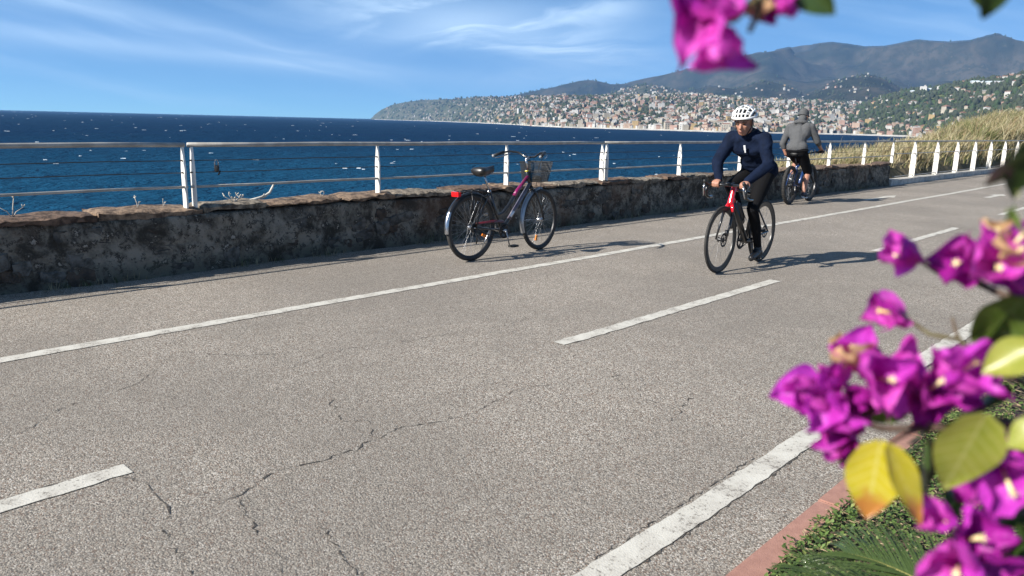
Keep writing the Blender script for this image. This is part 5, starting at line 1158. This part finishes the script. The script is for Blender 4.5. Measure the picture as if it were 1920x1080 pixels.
# ------------------------------------------------------------------ dead stalks on the wall top
def wall_plants():
    rnd = random.Random(8); bone = pmat('bleached_stalk', (0.60, 0.57, 0.50), 0.85, col2=(0.42, 0.39, 0.33), scale=20)
    def stalks(y, lab, spec, x=-7.22, z=.60):
        e = empty('dry_plant', (x, y, z)); tag(e, lab, 'dry plant', 'dead stalks on the wall top')
        for (dx, dy, dz, bend, r) in spec:
            mb = MB(); pts = [V(0, 0, -.02), V(dx * .35 + bend, dy * .35, dz * .5), V(dx, dy, dz)]
            mb.tube(pts, [r, r * .8, r * .5], 6); s = mb.build('stem', bone, e)
            mb = MB(); d = (pts[2] - pts[1])
            for k in range(3): mb.cap(pts[2], pts[2] + V(rnd.gauss(0, .012), rnd.gauss(0, .014), rnd.uniform(.005, .028)), r * .6, r * .9, 6, 3)
            mb.build('seed_head', bone, s)
    stalks(1.20, 'three forked bleached dead stalks at the far left end of the wall', [(.02, .05, .11, .01, .006), (0, -.02, .05, 0, .008), (.01, .02, .09, .0, .005)])
    stalks(1.72, 'dry plant with three splayed pale stems on the wall, right of the leftmost one', [(0, -.10, .09, 0, .005), (.01, .02, .15, .01, .0065), (0, .08, .07, 0, .005)])
    stalks(2.70, 'single thin dead stem on the wall just left of the twin posts', [(0, -.015, .095, .012, .0045), (0, .015, .05, 0, .004)])
    stalks(2.93, 'tiny dead sprig on the wall close to the twin posts', [(0, .0, .055, .006, .004), (0, .015, .035, 0, .003)])
    stalks(3.62, 'cluster of short pale dead twigs on the wall right of the padlock', [(0, -.10, .07, .01, .005), (.0, -.05, .085, -.01, .005), (0, .03, .075, .01, .006), (0, .06, .05, 0, .006), (0, .10, .06, 0, .007), (.01, .0, .04, .02, .008)])
    stalks(4.62, 'small withered tuft on the wall between the padlock and the next post', [(0, -.02, .05, .005, .004), (0, .03, .04, 0, .004)])
    e = empty('dead_branch', (-7.24, 3.82, .615)); tag(e, 'curved bleached dead branch rising from the wall top right of the padlock', 'branch')
    mb = MB(); mb.tube([(0, -.02, .0), (0, .06, .012), (.0, .14, .03), (0, .20, .065), (.0, .235, .12), (0, .25, .15)], [.012, .014, .014, .013, .011, .009], 8); mb.build('stem', bone, e)
    mb = MB(); mb.tube([(0, .09, .015), (.01, .13, .045), (.01, .135, .06)], [.007, .006, .004], 6); mb.build('twig', bone, e)
wall_plants()

def wall_foot():
    rnd = random.Random(77); mb = MB(); gm = [pmat('foot_weed', (0.10, 0.13, 0.05), .7, col2=(.06, .08, .03), scale=30, trans=.2), pmat('foot_straw', (0.34, 0.28, 0.17), .85, col2=(.2, .16, .1), scale=30), pmat('grit', (0.22, 0.19, 0.155), .95, col2=(.1, .09, .075), scale=40)]
    for i in range(420):
        y = rnd.uniform(-1, 22); cl = float(clump_noise(y * 1.3, .7, 5))
        if cl < -.05: continue
        x = X_WALL + .03 + abs(rnd.gauss(0, .03)); mb.cur = rnd.choice([0, 1, 1]); h = rnd.uniform(.02, .09) * (1 + cl)
        for b in range(rnd.randint(2, 5)):
            a = rnd.uniform(0, 6.28); d = V(math.cos(a) * .5, math.sin(a) * .5, 1) * h * rnd.uniform(.6, 1.1); q = V(x, y, 0) + V(rnd.gauss(0, .012), rnd.gauss(0, .02), -.004); s = V(-math.sin(a), math.cos(a), 0) * .0028
            mb.add([q - s, q + s, q + d * .6 + s * .8, q + d, q + d * .6 - s * .8], [(0, 1, 2, 4), (4, 2, 3)])
    mb.cur = 2
    for i in range(2600):
        y = rnd.uniform(-1, 24); x = X_WALL + .02 + abs(rnd.gauss(0, .09)); r = rnd.uniform(.002, .008)
        mb.add([(x - r, y, .001), (x, y - r, .001), (x + r, y, .001), (x, y + r, .001), (x + r * .2, y, r)], [(0, 1, 4), (1, 2, 4), (2, 3, 4), (3, 0, 4)])
    tag(mb.build('wall_foot_weeds', gm, None, smooth=False), 'grit and short dry weeds along the foot of the sea wall', 'weeds', kind='stuff')
wall_foot()

# ------------------------------------------------------------------ planted bed: weeds and cycad
def weeds():
    rnd = random.Random(15); mb = MB(); gm = [pmat('weed_green', (0.125, 0.20, 0.045), 0.6, col2=(0.08, 0.14, 0.03), scale=30, trans=.2), pmat('weed_pale', (0.25, 0.29, 0.09), 0.6, col2=(0.11, 0.15, 0.04), scale=30, trans=.2), pmat('litter_straw', (0.42, 0.33, 0.20), .85, col2=(0.28, .2, .12), scale=30), pmat('weed_dark', (0.04, 0.075, 0.018), .6, scale=30, trans=.2)]
    def leaf(c, d, n_, L_, w_, mi):
        s = d.cross(n_).normalized(); mb.cur = mi; m_ = c + d * L_ * .5
        mb.add([c, m_ - s * w_ * .5 + n_ * L_ * .06, m_ + s * w_ * .5 + n_ * L_ * .06, c + d * L_], [(0, 1, 3), (0, 3, 2)])
    def scatter(n, x0, x1, y0, y1, s):
        for i in range(n):
            x = x0 + (x1 - x0) * rnd.random() ** 1.2; y = rnd.uniform(y0, y1); cl = float(clump_noise(x * 5, y * 5, 81))
            lim = X_KERB + .085 + .05 * float(clump_noise(y * 7, .4, 83)) 
            if x < lim: continue
            litter = rnd.random() < (.28 if cl < 0 else .10); z = rnd.uniform(0, .045) * (1 + cl) + (0.01 if not litter else .005) + (x + .9) * .03
            a = rnd.uniform(0, 2 * math.pi); tilt = rnd.gauss(.25, .35) if not litter else 0.05
            d = V(math.cos(a) * math.cos(tilt), math.sin(a) * math.cos(tilt), math.sin(tilt)); n_ = V(-math.cos(a) * math.sin(tilt), -math.sin(a) * math.sin(tilt), math.cos(tilt))
            k = rnd.uniform(.6, 1.3) * s
            leaf(V(x, y, z), d, n_, (.022 if not litter else .03) * k, (.013 if not litter else .006) * k, 2 if litter else rnd.choices([0, 1, 3], [5, 3.5, 2])[0])
    scatter(30000, -.96, .6, 1.4, 4.6, 1.0); scatter(16000, -.96, 1.6, 4.6, 13, 1.8); scatter(6000, -.96, 3, 13, 40, 3.5)
    tag(mb.build('ground_weeds', gm, None, smooth=False), 'low green weeds and straw litter covering the bed beside the red kerb', 'weeds', kind='stuff')
weeds()

def cycad():
    rnd = random.Random(3); gl = pmat('cycad_green', (0.055, 0.085, 0.022), .35, col2=(0.035, 0.058, 0.014), scale=20, coat=.2); ra = pmat('cycad_rib', (0.33, 0.30, 0.09), .5)
    # crown sits just outside the frame at lower right
    crown = P(1990, 1290, 1.75); e = empty('cycad', (crown.x, crown.y, 0)); tag(e, 'dark green cycad with long comb-like fronds at the bottom right', 'cycad'); off = V(-crown.x, -crown.y, 0)
    mb = MB(); mb.tube([(0, 0, -.05), (0, 0, crown.z * .5), (0, 0, crown.z - .05)], [.16, .15, .11], 14); mb.build('trunk', pmat('cycad_trunk', (.10, .07, .045), .9, bump=.02, bscale=25), e)
    lm = MB(); n = 6; vs = []
    for i in range(n):
        t = i / (n - 1); w_ = .0019 * (1 - t ** 3 * .9); vs += [(t, -w_, .10 * t * t * -.4), (t, 0, .0018 - .10 * t * t * .4), (t, w_, -.10 * t * t * .4)]
    lm.add(vs, [(3 * i + k, 3 * i + k + 1, 3 * i + 4 + k, 3 * i + 3 + k) for i in range(n - 1) for k in range(2)]); me = lm.mesh('leaflet', gl)
    def frond(p0, p1, p2, nl, Ls, upn):
        """quadratic arc from the crown to the tip"""
        p0, p1, p2 = p0 + off, p1 + off, p2 + off; B = lambda t: p0 * (1 - t) ** 2 + p1 * 2 * t * (1 - t) + p2 * t * t
        mb = MB(); mb.tube([B(i / 14) for i in range(15)], [.0055 - .004 * i / 14 for i in range(15)], 8); f = mb.build('frond', ra, e)
        for i in range(nl):
            t = .12 + .86 * i / nl; c = B(t); tg = (B(t + .01) - c).normalized(); sd = tg.cross(upn).normalized(); nn = sd.cross(tg).normalized()
            ln = Ls * (math.sin(math.pi * (.10 + .86 * t)) ** .5) * rnd.uniform(.93, 1.05)
            for s in (-1, 1):
                d = (sd * s * math.cos(R(36) + .4 * t) + tg * math.sin(R(36) + .4 * t) + nn * rnd.uniform(.12, .42)).normalized(); y_ = nn.cross(d).normalized(); z_ = d.cross(y_)
                o = link('leaflet', me, f); o.matrix_basis = Matrix.Translation(c) @ Matrix((d, y_, z_)).transposed().to_4x4() @ Matrix.Diagonal((ln, 1, 1, 1))
    frond(crown, P(1760, 1070, 1.75), P(1575, 1035, 1.85), 92, .17, V(-.25, -.1, 1)); 
    frond(crown, P(1700, 1120, 1.6), P(1520, 1085, 1.55), 52, .16, V(-.35, .05, 1))
cycad()

# ------------------------------------------------------------------ bougainvillea leaning into the view
def bougainvillea():
    rnd = random.Random(42)
    def leaf_mat(name, c1, c2, vein, tr=.45, rough=.32, tipc=None):
        m, t, b, L = node_mat(name); tc = N(t, 'ShaderNodeTexCoord'); src = tc.outputs['Object']; sp = N(t, 'ShaderNodeSeparateXYZ'); L(src, sp.inputs[0])
        nz = tnoise(t, src, 2.6, 4, .6); c = tmix(t, tramp(t, nz, .35, .65), c1, c2)
        wv = N(t, 'ShaderNodeTexWave', wave_type='BANDS', bands_direction='X'); wv.inputs['Scale'].default_value = 2.2; wv.inputs['Distortion'].default_value = .6
        mp = N(t, 'ShaderNodeVectorMath', operation='ABSOLUTE'); L(src, mp.inputs[0]); sh = N(t, 'ShaderNodeVectorMath', operation='MULTIPLY'); 
        sep2 = N(t, 'ShaderNodeSeparateXYZ'); L(mp.outputs[0], sep2.inputs[0]); ax = tmath(t, 'SUBTRACT', sp.outputs[0], tmath(t, 'MULTIPLY', sep2.outputs[1], .7)); cb = N(t, 'ShaderNodeCombineXYZ'); L(ax, cb.inputs[0]); L(cb.outputs[0], wv.inputs['Vector'])
        c = tmix(t, tramp(t, wv.outputs['Fac'], .90, .99, 0, .5), c, vein); c = tmix(t, tramp(t, sep2.outputs[1], .0, .03, .7, 0), c, vein)
        if tipc: c = tmix(t, tramp(t, tmath(t, 'ADD', sp.outputs[0], tmath(t, 'MULTIPLY', nz, .5)), .88, 1.05), c, tipc)
        L(c, b.inputs['Base Color']); b.inputs['Roughness'].default_value = rough
        tr_ = N(t, 'ShaderNodeBsdfTranslucent'); L(c, tr_.inputs[0]); ms = N(t, 'ShaderNodeMixShader'); ms.inputs[0].default_value = tr; out = t.nodes['Material Output']
        L(b.outputs[0], ms.inputs[1]); L(tr_.outputs[0], ms.inputs[2]); L(ms.outputs[0], out.inputs[0]); return m
    LM = {'dark': leaf_mat('leaf_dark', (.028, .055, .012), (.04, .075, .018), (.07, .11, .03), .25), 'green': leaf_mat('leaf_green', (.09, .15, .02), (.13, .19, .03), (.2, .26, .07), .35), 'lime': leaf_mat('leaf_lime', (.30, .34, .045), (.38, .40, .07), (.50, .50, .16), .4), 'yellow': leaf_mat('leaf_yellow', (.58, .50, .025), (.66, .56, .05), (.72, .66, .2), .4, .3, (.55, .23, .05)), 'rust': leaf_mat('leaf_rust', (.50, .20, .05), (.58, .30, .10), (.4, .2, .08), .35)}  # leaf_dark: dark green with the bush's shade put into the colour
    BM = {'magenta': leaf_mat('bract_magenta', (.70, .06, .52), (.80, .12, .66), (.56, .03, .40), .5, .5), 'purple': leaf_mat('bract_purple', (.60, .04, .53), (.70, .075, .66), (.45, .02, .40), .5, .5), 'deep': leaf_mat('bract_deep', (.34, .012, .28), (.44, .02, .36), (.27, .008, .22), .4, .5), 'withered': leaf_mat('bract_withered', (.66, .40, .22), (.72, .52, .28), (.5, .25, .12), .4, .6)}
    cream = pmat('cream_floret', (.80, .70, .38), .6, col2=(.72, .55, .22), scale=60); bark = pmat('green_twig', (.12, .11, .035), .6, col2=(.08, .05, .03), scale=40); wood = pmat('brown_twig', (.11, .065, .045), .75, col2=(.06, .04, .03), scale=40)
    e = empty('bougainvillea', (P(2150, 900, .75).x, P(2150, 900, .75).y, 0)); tag(e, 'bougainvillea with magenta bracts and green leaves leaning in close at the right', 'bougainvillea'); off = V(-e.location.x, -e.location.y, 0)
    def blade_mesh(name, mat, wid, tip, cup, curl, wave, seed, nl=11, nw=8, crumple=0.0):
        """unit-length leaf along x, base at 0"""
        r = random.Random(seed); ph = r.uniform(0, 6); vs = []
        for i in range(nl):
            t = i / (nl - 1); hw = wid * (math.sin(math.pi * min(1, t ** .78 * (1 - .0)) ) ** .8) * (1 - tip * t) if 0 < t < 1 else (.0 if i else .02)
            for j in range(nw + 1):
                v = j / nw * 2 - 1; y = hw * v
                z = cup * (v * v) * hw * 1.6 - curl * t * t + wave * math.sin(t * 9 + ph + v * 2.5) * abs(v) + .012 * math.sin(t * 23 + v * 7 + ph) * abs(v) * (wave * 12)
                if crumple: z += crumple * (float(fbm(t * 3.2 + seed, v * 2.2 + seed * 3, 3, seed)) + .5 * abs(float(clump_noise(t * 5 + v * 2, v * 3 - t, seed + 9)))); y += crumple * .6 * float(clump_noise(t * 4, v * 2, seed + 4)) * (1 if 0 < t < 1 else 0)
                vs.append((t - .06 * (v * v) * (1 if t < .15 else 0), y, z))
        k = nw + 1; mb = MB(); mb.add(vs, [(i * k + j, i * k + j + 1, (i + 1) * k + j + 1, (i + 1) * k + j) for i in range(nl - 1) for j in range(nw)]); return mb.mesh(name, mat)
    LV = {c: [blade_mesh('leaf', m, .36 + .05 * k, .25, .35 - .2 * k, .18 * k, .02, k + 5) for k in range(3)] + [blade_mesh('leaf', m, .40, .25, .07, .05, .012, 9)] for c, m in LM.items()}
    BV = {c: [blade_mesh('bract', m, .40 + .03 * (k % 3), .12, .55, .25 - .13 * k, .07, k + 31, 14, 10, .16) for k in range(5)] for c, m in BM.items()}
    def place(o, p, d, up, s, sw=1.0):
        d = d.normalized(); y = up.cross(d); y = y.normalized() if y.length > 1e-4 else d.orthogonal().normalized(); z = d.cross(y)
        o.matrix_basis = Matrix.Translation(p) @ Matrix((d, y, z)).transposed().to_4x4() @ Matrix.Diagonal((s, s * sw, s, 1))
    def sv(dx, dy, dz):                      # direction given as right, up, away from the lens
        return RT * dx + UP * dy + FW * dz
    def leaf(px, py, dist, tipx, tipy, col, face=(0, .3, -1), away=0.0, k=None, sw=1.0):
        a = P(px, py, dist); b = P(tipx, tipy, dist + away); o = link('leaf', rnd.choice(LV[col]) if k is None else LV[col][k], e)
        place(o, a + off, b - a, sv(*face), (b - a).length, sw)
    def flower(px, py, dist, axis, size, cols, spread=.55, roll=None, florets=2, stalk=None):
        """three bracts round a common base; axis (right, up, away) is where they open to"""
        size = size * .68; c = P(px, py, dist) + off; ax = sv(*axis).normalized(); u = ax.orthogonal().normalized(); v = ax.cross(u); roll = rnd.uniform(0, 6.28) if roll is None else roll
        mb = MB(); base = c - ax * size * .45
        for k in range(florets):
            a = roll + 2.1 * k + 1; q = base + (u * math.cos(a) + v * math.sin(a)) * size * .07; tip = q + ax * size * rnd.uniform(.55, .8) + (u * math.cos(a) + v * math.sin(a)) * size * .08
            mb.tube([q, q.lerp(tip, .6), tip], [size * .028, size * .034, size * .045], 8); 
            for s in range(5):
                b = s * 1.2566; w_ = (u * math.cos(b) + v * math.sin(b)); mb.add([tip - w_.cross(ax) * size * .03, tip + w_ * size * .10 + ax * size * .02, tip + w_.cross(ax) * size * .03], [(0, 1, 2)])
        if stalk is not None:
            sp = P(*stalk) + off; mid = base.lerp(sp, .5) + V(0, 0, -.004); mb2 = MB(); mb2.tube([base + ax * size * .1, base, mid, sp], [.0011, .0012, .0013, .0015], 6); 
        if florets == 0: mb.cap(base, base + ax * size * .12, size * .04, size * .03, 6, 3)
        f = mb.build('flower', cream, e)
        if stalk is not None: mb2.build('flower_stalk', bark, f)
        for k in range(3):
            a = roll + k * 2.0944 + rnd.gauss(0, .15); rd = u * math.cos(a) + v * math.sin(a); sp_ = spread * .78 * rnd.uniform(.7, 1.3)
            o = link('bract', rnd.choice(BV[cols[k % len(cols)]]), f); place(o, base + rd * size * .03, ax * math.cos(sp_) + rd * math.sin(sp_), -rd * math.cos(sp_) + ax * math.sin(sp_), size * rnd.uniform(.92, 1.1), rnd.uniform(.95, 1.25))
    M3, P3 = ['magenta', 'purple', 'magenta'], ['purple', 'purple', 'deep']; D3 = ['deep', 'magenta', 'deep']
    # --- upper right group
    flower(1694, 476, .52, (-.75, .25, -.25), .040, M3, .62, .4, 2, (1830, 530, .53)); flower(1800, 492, .50, (-.7, .1, -.3), .040, D3, .6, 1.2, 1, (1850, 535, .53))
    flower(1868, 490, .47, (-.45, .1, -.8), .040, M3, .75, .2, 2); flower(1912, 465, .47, (.1, .5, -.8), .040, ['purple', 'withered', 'magenta'], .8, 1.0, 2); flower(1880, 450, .49, (-.1, .8, -.4), .034, ['withered', 'magenta', 'withered'], .7, 2.0, 1)
    flower(1905, 515, .49, (.2, -.6, -.6), .034, D3, .6, .5, 0)
    # --- single one on a long stalk
    flower(1668, 590, .52, (-.80, .12, -.2), .037, ['magenta', 'deep', 'magenta'], .52, 2.2, 2, (1795, 636, .52))
    # --- main cluster
    flower(1520, 735, .50, (-.80, .05, -.45), .043, ['purple', 'magenta', 'purple'], .85, 1.57, 1); flower(1548, 762, .49, (-.5, -.5, -.6), .040, P3, .8, .3, 0)
    flower(1608, 672, .51, (-.45, .55, -.45), .042, ['purple', 'magenta', 'withered'], .7, .2, 2); flower(1655, 702, .48, (.0, .2, -.95), .046, ['magenta', 'purple', 'magenta'], .95, .9, 1); flower(1700, 690, .50, (.4, .3, -.8), .038, M3, .8, 2.2, 1)
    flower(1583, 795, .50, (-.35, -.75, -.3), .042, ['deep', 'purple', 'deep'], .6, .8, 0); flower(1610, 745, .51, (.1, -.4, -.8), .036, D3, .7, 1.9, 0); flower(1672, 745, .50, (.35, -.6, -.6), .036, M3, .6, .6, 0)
    flower(1582, 655, .52, (-.6, .7, -.2), .026, ['withered', 'withered', 'magenta'], .6, .3, 2)
    flower(1765, 728, .50, (.1, .35, -.8), .042, D3, .8, .5, 1); flower(1815, 705, .48, (.35, .5, -.7), .043, ['purple', 'magenta', 'purple'], .75, 1.5, 1); flower(1735, 755, .51, (-.3, -.2, -.8), .036, D3, .8, 2.6, 1)
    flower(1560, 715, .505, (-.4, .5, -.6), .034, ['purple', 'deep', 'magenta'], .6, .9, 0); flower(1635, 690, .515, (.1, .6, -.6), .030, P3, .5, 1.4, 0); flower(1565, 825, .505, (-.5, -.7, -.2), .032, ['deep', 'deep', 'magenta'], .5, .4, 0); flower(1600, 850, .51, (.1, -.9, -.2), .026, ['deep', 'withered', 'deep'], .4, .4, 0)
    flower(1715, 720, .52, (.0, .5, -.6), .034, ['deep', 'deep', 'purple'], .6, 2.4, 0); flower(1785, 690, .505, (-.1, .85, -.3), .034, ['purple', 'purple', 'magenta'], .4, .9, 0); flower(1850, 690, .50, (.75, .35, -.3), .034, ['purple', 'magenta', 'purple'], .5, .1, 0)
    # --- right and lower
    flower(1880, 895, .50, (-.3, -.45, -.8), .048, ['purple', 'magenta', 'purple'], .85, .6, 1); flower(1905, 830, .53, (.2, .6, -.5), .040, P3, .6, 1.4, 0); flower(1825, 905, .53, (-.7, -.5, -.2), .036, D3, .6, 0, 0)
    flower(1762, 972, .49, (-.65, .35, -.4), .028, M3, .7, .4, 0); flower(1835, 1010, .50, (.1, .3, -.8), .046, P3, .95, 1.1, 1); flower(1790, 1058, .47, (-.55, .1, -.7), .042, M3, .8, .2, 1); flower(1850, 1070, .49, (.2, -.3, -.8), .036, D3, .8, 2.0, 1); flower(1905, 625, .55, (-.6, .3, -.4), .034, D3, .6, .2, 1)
    # --- the top spray, nearer the lens
    flower(1318, 35, .37, (-.35, -.25, -.75), .040, ['magenta', 'deep', 'magenta'], .9, 2.5, 0, (1420, -5, .37)); flower(1345, 80, .36, (.0, -.85, -.4), .036, ['magenta', 'purple', 'magenta'], .7, .7, 1, (1420, -5, .37)); flower(1330, 0, .37, (.2, .3, -.8), .036, M3, .9, .2, 0)
    flower(1430, 12, .38, (.2, -.8, -.3), .022, ['rust' if False else 'withered', 'deep', 'withered'], .45, .3, 0); flower(1470, -5, .38, (.25, -.8, -.3), .024, M3, .35, 1.0, 0)
    # --- leaves
    leaf(1845, 782, .47, 1772, 922, 'lime', (.15, .45, -1), .012, 3, 1.12); leaf(1650, 832, .47, 1625, 975, 'yellow', (-.2, .5, -1), .01, 3, 1.0); leaf(1668, 838, .468, 1732, 985, 'yellow', (.55, .4, -1), .0, 3, .8)
    leaf(1735, 830, .50, 1722, 935, 'dark', (.8, -.2, -.7), .02, 0); leaf(1920, 560, .49, 1828, 655, 'green', (-.2, -.55, -.9), .015, 1, 1.1); leaf(1900, 585, .50, 1850, 690, 'dark', (.7, -.4, -.8), .02, 2); leaf(1945, 655, .47, 1840, 702, 'lime', (.1, .7, -.8), .0, 0, 1.2); leaf(1950, 640, .50, 1855, 645, 'dark', (.2, -.8, -.5), .02, 1)
    leaf(1960, 800, .46, 1885, 835, 'lime', (0, .7, -.8), .0, 1, 1.2); leaf(1700, 760, .51, 1612, 790, 'green', (0, -.6, -.8), .0, 1); leaf(1760, 770, .52, 1715, 845, 'dark', (.6, -.5, -.6), .02, 1); leaf(1800, 745, .52, 1760, 800, 'dark', (.6, -.4, -.7), .02, 2); leaf(1880, 720, .52, 1800, 780, 'dark', (.4, -.8, -.5), .02, 0)
    # far right edge, top edge
    leaf(1935, 285, .42, 1848, 352, 'dark', (.2, -.75, -.6), .01, 3, 1.1); leaf(1915, 275, .43, 1903, 375, 'dark', (.4, -.5, -.8), .01, 3, 1.0); leaf(1945, 300, .425, 1900, 360, 'dark', (.1, -.5, -.9), .0, 3, 1.3); leaf(1905, 330, .428, 1904, 372, 'lime', (.2, .1, -1), .0, 0, .7)
    leaf(1490, -45, .38, 1567, 28, 'dark', (-.3, -.6, -.8), .0, 0, 1.0); leaf(1875, -55, .40, 1852, 38, 'dark', (.1, -.5, -.9), .0, 1, 1.1); leaf(1840, -40, .41, 1880, 20, 'green', (-.5, -.4, -.8), .01, 1)
    leaf(1885, 395, .44, 1915, 440, 'green', (.3, .2, -1), 0, 0, .5); leaf(1900, 385, .44, 1880, 420, 'green', (.3, .2, -1), 0, 0, .4)
    # lower mass at right: overlapping leaves, shade put mostly into their dark colour
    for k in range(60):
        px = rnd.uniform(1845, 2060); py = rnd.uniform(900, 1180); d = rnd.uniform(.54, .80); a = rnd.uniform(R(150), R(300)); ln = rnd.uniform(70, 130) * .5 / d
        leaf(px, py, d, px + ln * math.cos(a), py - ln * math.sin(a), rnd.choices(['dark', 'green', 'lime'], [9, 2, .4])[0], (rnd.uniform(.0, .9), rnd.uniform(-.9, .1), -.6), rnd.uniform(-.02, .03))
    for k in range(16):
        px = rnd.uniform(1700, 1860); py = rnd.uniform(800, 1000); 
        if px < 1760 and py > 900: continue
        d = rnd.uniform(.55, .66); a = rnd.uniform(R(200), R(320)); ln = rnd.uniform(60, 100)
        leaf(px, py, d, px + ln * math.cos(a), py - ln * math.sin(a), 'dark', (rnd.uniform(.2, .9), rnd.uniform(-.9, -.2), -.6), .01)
    for k in range(46):                    # the rest of the bush, outside the frame
        px = rnd.uniform(1990, 2500); py = rnd.uniform(-200, 1100); d = rnd.uniform(.5, .95); a = rnd.uniform(0, 6.28); ln = rnd.uniform(80, 140) * .5 / d
        leaf(px, py, d, px + ln * math.cos(a), py - ln * math.sin(a), rnd.choice(['dark', 'green', 'green']), (rnd.uniform(-.5, .9), rnd.uniform(-.9, .5), -.6), rnd.uniform(-.03, .03))
    # --- branches
    def branch(pts, r0, r1, mat, name='branch'):
        q = [P(*p) + off for p in pts]; out = []
        for i in range(len(q) - 1):
            for k in range(4): t = k / 4; out.append(q[i].lerp(q[i + 1], t))
        out.append(q[-1]); n = len(out); mb = MB()
        sm = [out[0]] + [(out[i - 1] + out[i] * 2 + out[i + 1]) / 4 for i in range(1, n - 1)] + [out[-1]]
        mb.tube(sm, [r0 + (r1 - r0) * i / (n - 1) for i in range(n)], 8); mb.build(name, mat, e)
    root = P(2150, 900, .75); rb = V(root.x, root.y, 0) + off
    mb = MB(); mb.tube([rb + V(0, 0, -.1), rb + V(.03, .02, .4), rb + V(0, 0, .8), P(2120, 880, .66) + off, P(2060, 600, .60) + off, P(2050, 250, .52) + off, P(1960, -40, .46) + off], [.016, .014, .012, .009, .007, .005, .004], 10); mb.build('stem', wood, e)
    branch([(2120, 880, .66), (1990, 805, .56), (1920, 800, .53), (1870, 790, .52), (1800, 800, .52), (1740, 802, .51), (1650, 805, .51), (1600, 780, .505)], .0042, .0016, wood); branch([(1990, 805, .56), (1930, 720, .54), (1850, 690, .53), (1825, 660, .525), (1797, 636, .52), (1785, 595, .52)], .0026, .0009, bark)
    branch([(2060, 600, .60), (1960, 560, .53), (1900, 560, .52), (1870, 548, .52), (1830, 530, .53), (1780, 515, .53)], .0032, .0012, wood); branch([(2055, 420, .56), (1990, 350, .47), (1930, 305, .43)], .003, .0012, wood); branch([(1960, -40, .46), (1800, -70, .42), (1600, -60, .39), (1490, -40, .38), (1425, -5, .375), (1418, 30, .372), (1405, 60, .37)], .0035, .0012, bark)
    branch([(2120, 880, .66), (2000, 960, .60), (1900, 960, .56), (1840, 1000, .53), (1790, 1060, .51)], .0036, .0014, wood); branch([(1900, 560, .52), (1880, 480, .50)], .0018, .001, bark); branch([(1870, 790, .52), (1850, 785, .48)], .0016, .0012, bark); branch([(1740, 802, .51), (1700, 812, .49), (1660, 835, .475)], .0016, .0011, wood)
bougainvillea()
